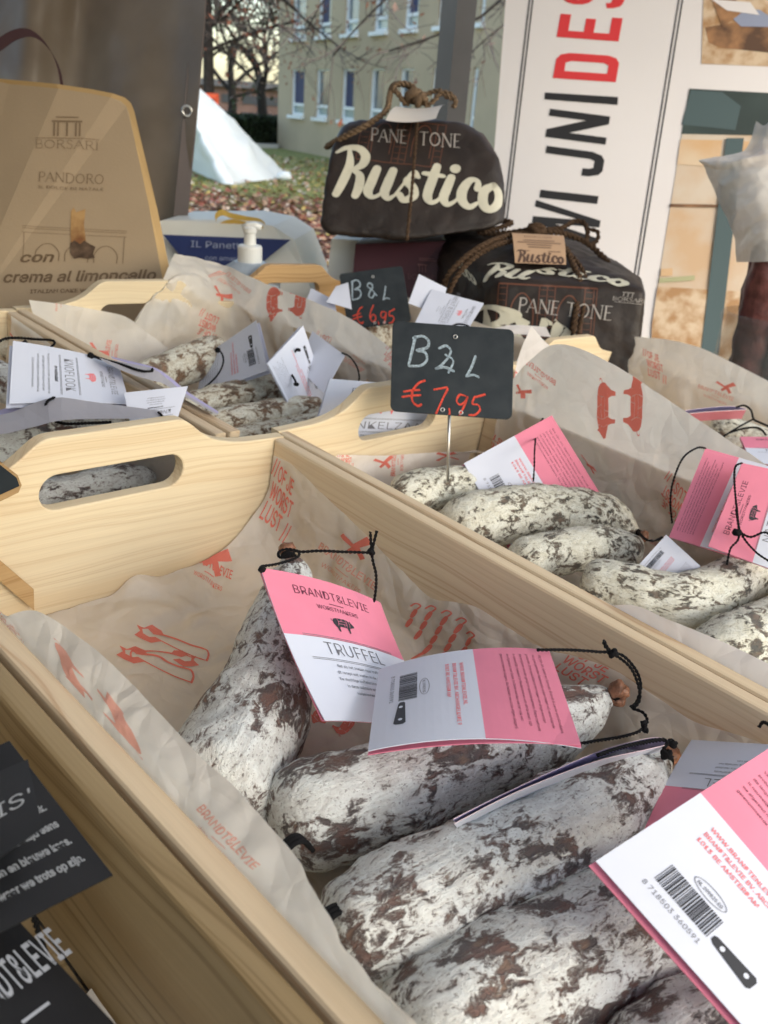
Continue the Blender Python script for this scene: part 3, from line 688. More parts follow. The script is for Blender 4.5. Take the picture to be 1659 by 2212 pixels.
def A_saws():
    p = Print()
    def saw(x, y, s):
        q = Print(); q.poly([(0, 0), (3, 3), (1, 6), (5, 5), (9, 8), (14, 7), (16, 4), (10, 3.4), (7, 5), (4, 4.2), (4.5, 2), (8, 1), (11, 2), (15, .5), (9, -2.5), (4, -1.5)], 'red')
        q.stroke([(15, 4.5), (22, 4), (30, 2.5), (37, 2), (39, -1), (38, -5)], 1.1, 'red', 26); q.stroke([(14, .5), (22, -2), (30, -4), (38, -5)], .7, 'red', 18); p.put(q, x, y, s)
    saw(0, 0, 1); saw(-8, -15, 1.0)
    q = Print(); q.poly([(0, 0), (3, 3), (1, 6), (5, 5), (9, 8), (14, 7), (16, 4), (10, 3.4), (7, 5), (4, 4.2), (4.5, 2), (8, 1), (11, 2), (15, .5), (9, -2.5), (4, -1.5)], 'red')
    q.stroke([(15, 4.5), (22, 4), (30, 2.5), (37, 2), (39, -1), (38, -5)], 1.1, 'red', 26); p.put(q, 34, -9, .9, mirror=True, rot=4)
    return p
def A_chains():
    p = Print()
    for k, (x, y, n) in enumerate([(0, 6, 2), (8, 8, 3), (17, 9, 4), (26, 8, 4), (34, 2, 3)]):
        p.stroke([(x - 3, y + 1), (x - 1, y + 4), (x + 2, y + 3.5), (x + 1, y + .5)], 1.0, 'red', 14)
        for i in range(n):
            yy = y - 1 - i * 8.2; p.stroke([(x + .4 - i*.6, yy, 1), (x - .1 - i*.6, yy - 3, 1.25), (x - .6 - i*.6, yy - 6, .9)], 2.3, 'red', 8)
    return p
FAINT = {'red': 'red_faint'}
def faint(p):
    q = Print(); q.put(p, 0, 0, 1, ink='red_faint'); return q

# ================================================================ tray A: paper
def on_wall(pts, X): a = np.array([TX(*p, X) for p in pts]); a = a[np.argsort(a[:, 1])]; return a
aw = on_wall([(609,979),(705,1075),(830,1190),(905,1272),(929,1290),(1027,1310),(1168,1399),(1286,1426),(1382,1478),(1450,1528),(1505,1563),(1640,1600)], .4385)
zr = lambda Y: float(np.interp(Y, aw[:, 1], aw[:, 2]))
af = np.array([TY(*p, .4845) for p in [(74,1319),(150,1315),(235,1300),(290,1243),(350,1243),(471,1193),(540,1120),(575,1060),(598,980)]]); af = af[np.argsort(af[:, 0])]
flap = [(0,1280),(73,1319),(112,1348),(169,1376),(242,1432),(360,1556),(461,1662),(523,1713),(568,1769),(624,1820),(669,1893),(708,1977),(742,2028),(781,2106),(815,2163),(840,2240),(868,2330)]
fl = np.array([TZ(*p, .013) for p in flap]); fl[:, 0] = np.maximum(fl[:, 0], .150); fl = fl[np.argsort(fl[:, 1])]
rows = []
for Y in list(np.linspace(.045, .30, 14)) + [.33, .37, .42, .455]:
    k = min(1, max(0, (Y - .35) / .1)); xe = float(np.interp(Y, fl[:, 1], fl[:, 0])); ze = .013 if Y < .36 else -.01 - k * .02
    rows.append([(xe, Y, ze), (.158, Y, .0 - .02*k), (.1565, Y, -.045), (.168, Y, -.095), (.21, Y, -.1035), (.30, Y, -.103), (.385, Y, -.1025), (.425, Y, -.092), (.4355, Y, -.06 + min(0, zr(Y) + .02)), (.4375, Y, zr(Y))])
rows.append([(x, .4835, z) for x, z in [(.156, -.04), (.158, -.07), (.165, -.1), (.2, -.1035), (.24, -.1035)]] + [(p[0], .4835, max(p[2], -.1035)) for p in af[1:]])
o, bA = sheet('wrapping_paper', 'cream printed greaseproof paper lining the front tray under the truffle sausages', rows, 130, 170, 'paper', 'sheets of printed greaseproof paper', crumple=.0036, cs=24, seed=1, clamp=((-1, -1, -.1068), (.4389, .4855, 1)))
PA = o
decal(A_worst(), bA, PA, (566,1122), (602,1150), (600,1028), 17, 24)
decal(A_cross(), bA, PA, (462,1212), (500,1218), (456,1172), 14)
decal(A_brandt(), bA, PA, (400,1232), (492,1284), (410,1200), 48, 14)
decal(A_saws(), bA, PA, (290,1372), (446,1408), (292,1344), 38, 7)
decal(A_brandt('red_faint'), bA, PA, (672,1206), (795,1298), (690,1180), 48, 14)
decal(A_cross(), bA, PA, (770,1184), (805,1180), (760,1150), 14)
decal(A_chains(), bA, PA, (893,1330), (1020,1386), (900,1310), 36, 8)
decal(faint(A_pigs()), bA, PA, (205,1505), (262,1570), (180,1445), 15, 15)
decal(A_pigs(), bA, PA, (715,1560), (765,1590), (735,1540), 30, 15)
decal(A_worst(), bA, PA, (1205,1450), (1290,1500), (1240,1420), 27, 20)
decal(faint(A_brandt()), bA, PA, (405,1765), (520,1895), (430,1745), 48, 14)
decal(faint(A_worst()), bA, PA, (10,1352), (55,1392), (5,1335), 27, 20)
# ================================================================ tray A: sausages
GA = 'truffle sausages in the front tray'
S1 = sausage('curved truffle sausage standing up under the pink truffle tag', [(624,1206,34,-.040),(630,1245,88,-.048),(614,1320,130,-.058),(597,1400,168,-.064),(577,1480,205,-.069),(543,1560,250,-.071),(505,1635,268,-.071),(470,1710,262,-.071),(440,1775,240,-.071)][::-1], 't_white', GA, 1)
S2 = sausage('truffle sausage with a brown knotted end lying under the folded pink and white tag', [(585,1800,170,-.074),(625,1780,215,-.072),(690,1755,240,-.070),(800,1722,246,-.068),(940,1675,232,-.066),(1080,1620,205,-.062),(1190,1570,165,-.052),(1262,1532,112,-.043),(1300,1510,62,-.036),(1318,1503,34,-.033)], 't_white', GA, 2)
S3 = sausage('thick truffle sausage mid-tray with the thin edge-on tag lying over it', [(700,2062,200,-.070),(750,2040,258,-.068),(840,1998,290,-.066),(940,1950,292,-.064),(1065,1884,284,-.062),(1200,1816,262,-.059),(1310,1752,232,-.056),(1380,1696,170,-.051),(1416,1656,80,-.046),(1430,1643,48,-.045)], 't_white', GA, 3)
S4 = sausage('thickest truffle sausage at the bottom, partly under the large pink and white tag', [(838,2300,240,-.072),(900,2260,300,-.071),(1010,2196,335,-.070),(1130,2128,340,-.069),(1270,2056,330,-.068),(1400,1990,300,-.066),(1520,1925,250,-.063),(1600,1870,160,-.058),(1650,1835,60,-.055)], 't_white', GA, 4)
S5 = sausage('truffle sausage showing only a dark sliver in the bottom right corner', [(1290,2440,300,-.074),(1420,2360,340,-.072),(1560,2270,340,-.070),(1700,2180,330,-.068),(1850,2080,240,-.066),(1930,2020,60,-.065)], 't_white', GA, 5)

for sg, pp, dd_ in ((S2, (638, 1836), -.0), (S3, (722, 1992), 0)):
    p_ = TZ(*pp, -.052 if sg is S2 else -.050); a_ = nrm(sg[1][4] - sg[1][0]); mb = MB()
    for q_ in range(3):
        V, Fc = sweep(crom(np.array([p_ + [-.006, .002 * q_, .003], p_ + [0, .002 * q_, .0045], p_ + [.006, .002 * q_, .001], p_ + [.009, .002 * q_ - .003, -.004]]), 12), .0013, 6); mb.add(V, Fc)
    mb.make('binding', M['string'], sg[0], smooth=True)
pe = S2[1][-1] + np.array([.002, -.003, .001])
V, Fc = sweep(crom(np.array([pe + [0, 0, -.006], pe + [.001, 0, 0], pe + [-.001, .001, .006], pe + [.001, 0, .010]]), 16), np.array([.002,.004,.0052,.0058,.0056,.0048,.0044,.0048,.0054,.0056,.005,.0042,.0036,.0034,.003,.0012]), 14)
mesh('tied_end', np.array(V) + np.array([[noise.noise(Vector(v * 260)), noise.noise(Vector(v * 260 + np.array([9, 0, 0]))), 0] for v in V]) * .0014, Fc, M['gristle'], S2[0], smooth=True)
# ================================================================ tray A: tags
GT = 'folded product tags on black cord'
t, S, nn, Q = make_tag('pink and white truffle tag hanging over the upright sausage, front side up', [(702,1556),(960,1590),(822,1302),(563,1226)], [.485,.53,.55,.512], w=.088, h=.104, face='front', title='TRUFFEL', lines=TRUF, bend=-.003, ubend=.004, gap=.0012, slip=-.01, group=GT)
cord(t, [Q[3] + nn*.001 + (Q[2]-Q[3])*.0, (600,1218,.505), (640,1205,.515), (645,1192,.525), (622,1186,.53), (603,1192,.525), (606,1204,.515), (640,1200,.51)], n=60)
cord(t, [(608,1200,.515), (625,1188,.51), (650,1192,.51), (690,1190,.512), (740,1192,.515), (800,1194,.52)], n=60)
cord(t, [(803,1196,.52), (806,1215,.522), (812,1240,.525), (812,1270,.528), (808,1300,.530)], n=40)
cord(t, [(803,1194,.52), (801,1170,.518), (800,1149,.516)], n=20); cord(t, [(803,1194,.52), (808,1170,.518), (814,1147,.517)], n=20)
knot(t, (802,1192,.519), .0018); knot(t, (566,1230,.494), .0016, seed=2)

t, S, nn, Q = make_tag('pink and white tag lying back side up across the middle of the front tray', [(818,1446),(795,1622),(1254,1592),(1186,1404)], [.400,.372,.415,.448], w=.079, h=.102, bend=.006, curl=-.006, gap=.0018, slip=.004, group=GT)

cord(t, [(1160,1404,.468), (1230,1404,.475), (1290,1408,.48), (1322,1412,.482), (1360,1440,.484), (1378,1478,.486), (1382,1510,.486), (1370,1530,.484)], n=90)
cord(t, [(1322,1412,.482), (1345,1416,.483), (1372,1445,.485), (1384,1480,.487), (1376,1515,.486), (1362,1528,.484)], n=70)
cord(t, [(1366,1530,.484), (1390,1540,.480), (1398,1560,.475), (1380,1580,.468), (1340,1592,.46), (1290,1600,.452), (1255,1606,.445), (1215,1612,.44)], n=90)
cord(t, [(1318,1408,.482), (1308,1395,.481), (1304,1384,.480)], n=16, r=.0012); knot(t, (1324,1411,.482), .0022, seed=5)
t3q = [TD(980,1781,.372), TD(1000,1772,.395), TD(1440,1590,.475), TD(1436,1611,.440)]
def thin_tag(label, top, bot, group=GT, pinkish=True, name='product_tag', back='lav', dn=(0, 0, -.004)):
    """folded card seen nearly edge-on: two leaves along pixel curves (px, py, depth)"""
    a = crom(np.array([TD(*p) for p in top]), 18); b = crom(np.array([TD(*p) for p in bot]), 18)
    t = thing(name, label, 'tag', a.mean(axis=0), group=group)
    away = nrm(a.mean(axis=0) - EYE) * .05 + np.array([0, 0, -.012])
    for q, (P, nm) in enumerate(((a, 'rear_leaf'), (b, 'front_leaf'))):
        V = []; nu = 5; dd = away * (1 if q == 0 else .92) 
        for s in (0, 1):
            off = np.array([0, 0, -CARD_T * 1.4]) * s
            for p in P:
                for i in range(nu): V.append(p + dd * i / (nu - 1) + off)
        k = len(P) * nu; Fc = []; mi = []
        for j in range(len(P) - 1):
            for i in range(nu - 1):
                c = j * nu + i; Fc.append((c, c+1, c+nu+1, c+nu)); mi.append(2 if q == 1 else (1 if pinkish else 0)); Fc.append((k+c, k+c+nu, k+c+nu+1, k+c+1)); mi.append((1 if pinkish else 0) if q == 1 else 2)
            c = j * nu; Fc.append((c, c+nu, k+c+nu, k+c)); mi.append(3); c += nu - 1; Fc.append((c, k+c, k+c+nu, c+nu)); mi.append(3)
        mesh(nm, V, Fc, [M['card'], M['pink'], M['lav'], M['card_edge']], t, mi=mi)
    return t
M['card_edge'] = mat('pinkish_card_edge', (.80, .66, .70), .6)
t = thin_tag('thin folded tag seen edge-on along the thick middle sausage', [(980,1768,.372),(1080,1718,.385),(1200,1662,.405),(1300,1620,.425),(1380,1598,.445),(1420,1592,.455),(1446,1598,.46)], [(982,1778,.372),(1090,1722,.383),(1200,1675,.400),(1300,1640,.418),(1380,1622,.435),(1442,1608,.452)], pinkish=False)
cord(t, [(1290,1632,.418), (1340,1615,.43), (1390,1604,.444), (1430,1598,.452), (1442,1604,.452), (1432,1618,.45)], n=50, r=.0011)
cord(t, [(1390,1558,.455), (1392,1570,.452), (1395,1582,.452)], n=14, r=.0016); knot(t, (1452,1606,.455), .0020, seed=4); knot(t, (1440,1630,.448), .0024, seed=6)
t, S, nn, Q = make_tag('large pink and white tag back side up at the lower right, nearest the camera', [(1287,1860),(1660,2278),(1929,1950),(1660,1617)], [.305,.280,.355,.385], w=.084, h=.100, bend=.0015, gap=.0035, group=GT)

cord(t, [(1690,1600,.39), (1672,1575,.40), (1650,1560,.42), (1640,1570,.43)], n=24)
t, S, nn, Q = make_tag('white and coral tag with upside-down print behind the large lower right tag', [(1800,1616),(1494,1598),(1388,1800),(1720,1850)], [.435,.395,.352,.385], w=.080, h=.084, face='front', title='TRUFFEL', lines=['Nederlands vlees uden Nederlands', 'van deze worst brandt ons resultaat', 'in deze reeks proef je namelijk het', 'alle delen van'], bend=.002, group=GT)


# thin wooden block in the far left corner of the front tray
tc = thing('wooden_block', 'short amber wooden block in the far left corner of the front tray', 'block', (.225, .47, -.10))
P = [TY(74,1319,.480), TY(-40,1222,.480), TY(-40,1176,.480), TY(73,1273,.480)]
mb = MB(); mb.add([p for p in P] + [p + [0, .0035, 0] for p in P], [(0,1,2,3),(7,6,5,4),(0,4,5,1),(1,5,6,2),(2,6,7,3),(3,7,4,0)]); mb.make('block_face', M['wood_dark'], tc, recalc=True, rest=mb.V)

# ================================================================ tray R (front row, right): papers
rw = on_wall([(1150,800),(1165,756),(1190,745),(1226,743),(1290,772),(1349,800),(1443,865),(1537,927),(1631,988),(1760,1080),(1900,1190)], .7475)
zR = lambda Y: float(np.interp(Y, rw[:, 1], rw[:, 2]))
rows = []
for Y in [.045, .09, .13, .17, .21, .26, .31, .36, .41, .44, .462]:
    z = zR(Y); rows.append([(.50, Y, -.1035), (.60, Y, -.1035), (.70, Y, -.101), (.738, Y, -.085), (.7465, Y, -.04), (.7475, Y, .5 * z), (.7475, Y, z)])
e = [TY(*p, .478) for p in [(1052,1010),(1060,960),(1075,900),(1100,845),(1120,800)]]
rows.append([(.56, .474, -.1035)] + [tuple(p) for p in e[:4]] + [(.775, .462, .045), (.7475, .462, zR(.462))])
o, bR = sheet('wrapping_paper', 'tall cream sheet with pig print standing along the right side of the second front tray', rows, 90, 120, 'paper', 'sheets of printed greaseproof paper', crumple=.0046, cs=20, seed=11, clamp=((-1, -1, -.1068), (.7489, .4945, 1)))
PR = o
decal(A_pigs(), bR, PR, (1336,888), (1368,890), (1336,822), 14, 14)
decal(A_brandt(), bR, PR, (1196,852), (1137,808), (1200,830), 42, 14)
decal(A_cross(), bR, PR, (1128,848), (1148,852), (1130,832), 14)
decal(A_worst(), bR, PR, (1100,965), (1062,930), (1092,990), 20, 18)
decal(A_worst(), bR, PR, (1480,1060), (1440,1018), (1462,1110), 27, 24)
decal(A_cross(), bR, PR, (1275,1008), (1290,1022), (1266,990), 14)
decal(faint(A_brandt()), bR, PR, (1400,1190), (1440,1215), (1405,1170), 48, 14)
rows = [[(.466, .484, z), (.55, .4845, z), (.64, .4840, z + .0), (.72, .482, z)] for z in (-.1035, -.08, -.055)] + [[tuple(TY(730,982,.483)), tuple(TY(830,984,.484)), tuple(TY(960,976,.484)), tuple(TY(1050,978,.482))]]
o, b = sheet('wrapping_paper', 'low white paper band with cleaver print along the far board of the second front tray', rows, 50, 16, 'paper_white', 'sheets of printed greaseproof paper', crumple=.0012, cs=25, seed=12, clamp=((-1, -1, -.1068), (9, .4950, 1)))
decal(A_cross(), b, o, (832,1000), (850,990), (822,985), 14); decal(A_worst(), b, o, (742,1012), (765,1008), (735,985), 27, 24)
decal(A_brandt(), b, o, (870,1028), (868,965), (850,1028), 48, 14); decal(A_cleaver(), b, o, (965,986), (990,985), (962,976), 14)
rf = np.array([TZ(*p, .010) for p in [(1180,1245),(1240,1272),(1291,1292),(1357,1311),(1430,1335),(1505,1360),(1560,1385),(1615,1415),(1700,1452),(1800,1500)]]); rf = rf[np.argsort(rf[:, 1])]
rows = [[(.4695, Y, -.09), (.4660, Y, -.05), (.4655, Y, -.004), (max(float(np.interp(Y, rf[:, 1], rf[:, 0])), .462), Y, float(np.interp(Y, [.16, .195], [.010, -.008])))] for Y in (.05, .08, .11, .14, .165, .18, .20)]
o, b = sheet('wrapping_paper', 'pinkish paper edge folded over the left side of the second front tray', rows, 20, 36, 'paper_white', 'sheets of printed greaseproof paper', crumple=.0008, cs=25, seed=13)
# spike of paper at the far right corner
rows = [[tuple(TY(1108,822,.488)), tuple(TY(1148,704,.488)), ], [tuple(TY(1120,850,.486)), tuple(TY(1186,745,.486))], [tuple(TY(1137,880,.485)), tuple(TY(1245,775,.482))]]
rows = [[r[0], tuple((np.array(r[0]) + np.array(r[1])) / 2 + [0, .003, 0]), r[1]] for r in rows]
o, b = sheet('wrapping_paper', 'pointed corner of paper sticking up right behind the front price card', rows, 14, 14, 'paper_white', 'sheets of printed greaseproof paper', crumple=.0008, cs=30, seed=14)
decal(A_pigs(), b, o, (1118,815), (1128,818), (1120,795), 14, 18)

GR = 'sausages in the second front tray'
R1 = sausage('mottled sausage pierced by the steel stake of the front price card', [(845,1080,70,-.055),(872,1072,92,-.052),(960,1053,100,-.050),(1050,1042,96,-.050),(1120,1046,84,-.050),(1150,1056,60,-.050)], 'r_white', GR, 11, end1='round')
R2 = sausage('bent mottled sausage below the pierced one, tied end pointing at the barcode tag', [(975,1152,90,-.064),(1005,1132,122,-.062),(1080,1113,140,-.058),(1171,1107,136,-.056),(1249,1113,118,-.056),(1310,1125,102,-.057),(1350,1143,66,-.058),(1374,1153,26,-.058)], 'r_white', GR, 12)
R3 = sausage('short mottled sausage third from the price card, lying against the tray side', [(1112,1225,80,-.066),(1150,1205,108,-.064),(1210,1192,124,-.060),(1280,1187,130,-.058),(1340,1195,120,-.058),(1385,1215,84,-.060)], 'r_white', GR, 13, end1='round')
R4 = sausage('long wavy mottled sausage reaching the right edge under the pink tags', [(1252,1258,90,-.060),(1280,1262,112,-.058),(1340,1275,122,-.056),(1400,1293,134,-.055),(1465,1303,150,-.054),(1540,1283,164,-.052),(1605,1243,156,-.050),(1655,1210,128,-.048),(1690,1186,70,-.046),(1700,1180,30,-.046)], 'r_white', GR, 14)
R5 = sausage('mottled sausage at the right edge below the long wavy one', [(1500,1425,100,-.062),(1550,1412,140,-.060),(1620,1390,172,-.058),(1700,1355,186,-.056),(1790,1310,170,-.054),(1860,1270,120,-.052)], 'r_white', GR, 15, end1='round')

t, S, nn, Q = make_tag('pink tag leaning behind the sausages just right of the front price card', [(1002,1001),(1140,1240),(1345,1145),(1192,897)], [.88,.85,.87,.90], w=.098, h=.122, group=GT)
cord(t, [(1192,898,.88),(1172,905,.875),(1160,930,.86),(1155,970,.78),(1154,1010,.775),(1152,1040,.77)], n=50)

t, S, nn, Q = make_tag('dull pink tag with a paragraph of print hanging under a looped cord at the right', [(1720,1080),(1760,860),(1524,968),(1445,1163)][:4], [.66,.70,.72,.70], w=.088, h=.105, group=GT, quad=[TD(1600,1205,.69), TD(1690,1015,.70), TD(1524,968,.71), TD(1445,1160,.71)])
cord(t, [(1452,1130,.71),(1448,1085,.705),(1454,1040,.70),(1475,990,.695),(1505,968,.70),(1524,968,.705)], n=60)
t, S, nn, Q = make_tag('pink tag at the right edge crossed by a knotted black cord', None, None, face='front', title='NATUREL', group=GT, quad=[TD(1750,1260,.655), TD(1790,1040,.665), TD(1603,1000,.675), TD(1530,1180,.672)])
cord(t, [(1603,1000,.672),(1588,1010,.668),(1587,1050,.665),(1592,1100,.66),(1600,1150,.66),(1630,1190,.66),(1665,1215,.655)], n=70)
cord(t, [(1590,1100,.66),(1596,1160,.66),(1578,1185,.66),(1570,1220,.66)], n=40); cord(t, [(1592,1145,.658),(1620,1160,.655),(1650,1150,.652),(1670,1160,.65)], n=40)
knot(t, (1592,1150,.658), .0025, seed=8)
t, S, nn, Q = make_tag('small white corner of a tag with an upside-down barcode between the sausages', None, None, pink=False, group=GT, second=False, quad=[TD(1439,1155,.700), TD(1330,1275,.690), TD(1410,1350,.68), TD(1513,1223,.69)])
cord(t, [R2[1][-1] + [.002,0,.002], (1395,1165,.70),(1415,1168,.70),(1432,1160,.70)], n=30, r=.0011)

# ================================================================ tray RR (right edge)
rr = on_wall([(1290,775),(1304,738),(1330,727),(1391,727),(1443,734),(1528,755),(1584,785),(1659,823),(1800,900)], 1.160)
zq = lambda Y: float(np.interp(Y, rr[:, 1], rr[:, 2]))
rows = [[(.90, Y, -.1035), (1.02, Y, -.1035), (1.12, Y, -.098), (1.15, Y, -.07), (1.159, Y, .3 * zq(Y)), (1.160, Y, zq(Y))] for Y in (.15, .20, .25, .30, .35, .40, .45, .50, .55)]
o, b = sheet('wrapping_paper', 'cream sheet with red lettering in the tray at the right edge, before the jar', rows, 60, 60, 'paper', 'sheets of printed greaseproof paper', crumple=.0035, cs=18, seed=21)
decal(A_worst(), b, o, (1405,812), (1442,826), (1398,765), 27, 26); decal(A_cross(), b, o, (1570,838), (1590,836), (1562,822), 14); decal(faint(A_brandt()), b, o, (1505,850), (1580,880), (1508,835), 48, 14)
GRR = 'sausages in the tray at the right edge'
sausage('white end of a sausage in the right edge tray under the thin pink tag', [(1535,918,40,-.03),(1580,935,70,-.03),(1640,955,80,-.03),(1720,985,80,-.03),(1790,1010,70,-.03)], 'r_white', GRR, 21, end1='round')
sausage('sausage showing beside the pink and white tag at the right edge', [(1560,960,50,-.045),(1620,985,76,-.045),(1700,1015,90,-.045),(1800,1060,90,-.045)], 'r_white', GRR, 22, end1='round')
t = thin_tag('thin pink tag seen edge-on at the rim of the right edge tray', [(1480,886,.98),(1530,880,.98),(1580,877,.98),(1612,882,.98)], [(1488,893,.96),(1530,889,.96),(1580,886,.96),(1612,885,.97)])
cord(t, [(1590,880,.96),(1608,876,.96),(1622,886,.955),(1628,905,.95),(1640,912,.945),(1670,925,.94)], n=60, r=.0012); cord(t, [(1628,905,.95),(1600,920,.94),(1575,935,.93),(1560,945,.93)], n=40, r=.0011); cord(t, [(1575,935,.93),(1610,925,.93),(1640,925,.93),(1655,940,.92)], n=40, r=.0012)
t, S, nn, Q = make_tag('pink and white tag lying at the right edge beyond the tall cream sheet', None, None, face='front', title='NATUREL', group=GT, quad=[TD(1625,1000,.86), TD(1800,1010,.86), TD(1770,945,.92), TD(1598,943,.92)])

# ================================================================ tray L (lower left)
M['blackcard'] = mat('black_card', (.012, .012, .013), .42, spec=.35, noise_amt=.3, noise_scale=30)
M['greyprint'] = mat('grey_print', (.24, .25, .26), .6)
M['whiteprint'] = mat('white_print', (.36, .38, .41), .6)
def plain_card(name, label, cat, quad, matn, pr=None, ww=100, hh=100, th=.0006, group=None, bend=0, names=None):
    t = thing(name, label, cat, np.mean(quad, axis=0), group=group); S, nn = card_leaf(quad, 0, 0, bend); mb = MB(); V = []; n = 8
    for s in (0, 1):
        for j in range(n + 1):
            for i in range(n + 1): V.append(S(i/n, j/n) - nn * th * s)
    W = n + 1; k = W * W; Fc = []
    for j in range(n):
        for i in range(n): a = j*W+i; Fc += [(a, a+1, a+W+1, a+W), (k+a, k+a+W, k+a+W+1, k+a+1)]
    for i in range(n): a = n*W+i; Fc += [(i, k+i, k+i+1, i+1), (a, a+1, k+a+1, k+a)]; a = i*W; Fc += [(a, a+W, k+a+W, k+a)]; a += n; Fc += [(a, k+a, k+a+W, a+W)]
    mesh('card', V, Fc, M[matn], t)
    if pr: pr.emit(lambda x, y: S(x/ww, y/hh) + nn * .0003, t, names)
    return t, S, nn
GB = 'black tags in the lower left tray'
p = Print()
for i, s in enumerate(['lekker bij een stuk', 'Wij worden het daarover best wel politiek.', 'Niet iedereen is het altijd eens', 'maar walnoten en blauwe kaas.', 'daar waar we trots op zijn.']): p.text(s, 92, 62 - i * 12, 4.6, 'greyprint', 'r', xs=.85, bold=.03)
plain_card('product_tag', 'black tag with grey lines of print in the lower left tray', 'tag', [TD(-150,2090,.245), TD(244,1890,.30), TD(20,1600,.33), TD(-330,1760,.28)], 'blackcard', p, group=GB, names={'greyprint': 'lettering'})
p = Print(); p.text("IS'", 96, 42, 18, 'greyprint', 'r', bold=.0); 
plain_card('product_tag', 'glossy black tag with a large handwritten letter, uppermost at the left edge', 'tag', [TD(-210,2000,.235), TD(92,1788,.285), TD(60,1640,.31), TD(-230,1760,.26)], 'blackcard', p, group=GB, names={'greyprint': 'lettering'})
p = Print(); p.text('BRANDT&LEVIE', 68, 58, 16, 'whiteprint', 'c', width=92, bold=.012); p.line(52, 46, 75, 46, 1.5, 'whiteprint')
plain_card('product_tag', 'black tag with pale capital letters in the bottom left corner', 'tag', [TD(60,2520,.235), TD(330,2300,.27), TD(-10,1935,.30), TD(-280,2100,.25)], 'blackcard', p, group=GB, names={'whiteprint': 'lettering'})
sausage('sausage with white mould peeping between the black tags at the lower left', [(-60,1990,110,-.062),(10,2040,130,-.062),(60,2100,120,-.062),(95,2160,60,-.062)], 'r_white', None, 31, end1='round')
tl = thing('cord_loop', 'black cord hanging across the sausage at the lower left', 'cord', TD(100,2060,.31)); cord(tl, [(68,1968,.315),(82,2010,.318),(98,2060,.322),(112,2110,.325),(118,2150,.326)], n=50, r=.0011)
rows = [[tuple(TZ(x, y, z)) for x, y, z in r] for r in ([(60,2260,-.08),(130,2200,-.07),(200,2260,-.06)], [(100,2180,-.09),(150,2140,-.08),(230,2200,-.07)], [(125,2150,-.10),(190,2120,-.095),(260,2170,-.085)])]
rows = [[(.03, Y, -.102), (.09, Y, -.102), (.118, Y, -.1005), (.1265, Y, -.099 + .004 * math.sin(Y * 40))] for Y in (.06, .10, .14, .18, .21)]
o, b = sheet('wrapping_paper', 'dim brownish paper low in the lower left tray', rows, 20, 20, 'paper', 'sheets of printed greaseproof paper', crumple=.002, cs=20, seed=31)
# chalkboard with wooden rim entering at the left edge
cq = [TD(-120,1120,.50), TD(-20,1078,.50), TD(42,1050,.50), TD(36,1032,.50), TD(0,1004,.50), TD(-120,930,.50)]
def slab(P, off): 
    n = len(P); mb = MB(); mb.add([p for p in P] + [p + off for p in P], [tuple(range(n)), tuple(range(n, 2*n))[::-1]] + [(i, i+n, (i+1) % n + n, (i+1) % n) for i in range(n)]); return mb
t = thing('chalkboard_sign', 'black chalkboard with an amber wooden edge entering at the left border', 'sign', TD(-50,1060,.50))
away = nrm(TD(0,1050,.5) - EYE)
mb = slab([TD(-135,1140,.502), TD(-18,1092,.502), TD(40,1064,.502), TD(47,1048,.502), TD(38,1026,.502), TD(2,998,.502), TD(-135,912,.502)], away * .006); mb.make('wooden_back', M['wood_dark'], t, recalc=True, rest=mb.V)
mb = slab(cq, away * .0018); mb.make('slate_face', M['slate'], t, recalc=True)
# ================================================================ second row: paper, sausages, tags
GP = 'sheets of printed greaseproof paper'
bw = on_wall([(378,547),(425,548),(480,570),(590,620),(690,655),(760,690),(838,740),(862,800),(880,830)], .708)
zB = lambda Y: float(np.interp(Y, bw[:, 1], bw[:, 2]))
rows = []
for Y in (.535, .57, .61, .66, .71, .77, .83, .87):
    rows.append([(.52, Y, -.1035), (.62, Y, -.1035), (.68, Y, -.098), (.702, Y, -.07), (.7075, Y, .2 * zB(Y)), (.708, Y, zB(Y))])
rows.append([(.545, .878, -.03), (.56, .880, -.012), (.592, .885, .008), (.63, .887, .025), (.67, .90, .030), tuple(TX(470,566,.708))])
rows.append([tuple(TY(x, y, Y)) for x, y, Y in [(292,702,.882),(310,665,.884),(328,640,.887),(348,612,.892),(362,580,.90),(379,547,.915)]])
o, b = sheet('wrapping_paper', 'large cream sheet with a coral pig print rising in the second row tray', rows, 90, 110, 'paper', GP, crumple=.0058, cs=16, seed=41)
decal(A_pigs(), b, o, (615,657), (641,657), (615,617), 14, 14); decal(A_worst(), b, o, (470,685), (432,668), (456,722), 27, 24)
decal(A_cross(), b, o, (478,640), (500,648), (480,622), 14); decal(A_worst(), b, o, (715,728), (685,715), (700,752), 27, 20)
decal(faint(A_brandt()), b, o, (530,645), (450,600), (540,632), 48, 14); decal(faint(A_brandt()), b, o, (800,790), (758,760), (785,800), 48, 14); decal(A_worst(), b, o, (860,770), (835,745), (850,790), 27, 24)
rows = [[tuple(TY(x, y, .880)) for x, y in ((62,648),(120,655),(200,668),(268,683),(300,705))],
        [(.428, .86, -.02), (.46, .862, -.035), (.50, .864, -.045), (.55, .866, -.05), (.60, .866, -.055)],
        [(.4290, .80, -.03), (.46, .80, -.07), (.50, .80, -.085), (.56, .80, -.09), (.62, .80, -.095)],
        [(.4290, .70, -.05), (.45, .70, -.098), (.50, .70, -.101), (.56, .70, -.1025), (.62, .70, -.1035)],
        [(.4290, .56, -.07), (.45, .56, -.100), (.50, .56, -.1025), (.56, .56, -.1035), (.62, .56, -.1038)]]
o, b = sheet('wrapping_paper', 'peach coloured sheet over the far left corner of the second row tray', rows, 40, 50, 'paper', GP, crumple=.0014, cs=18, seed=42)
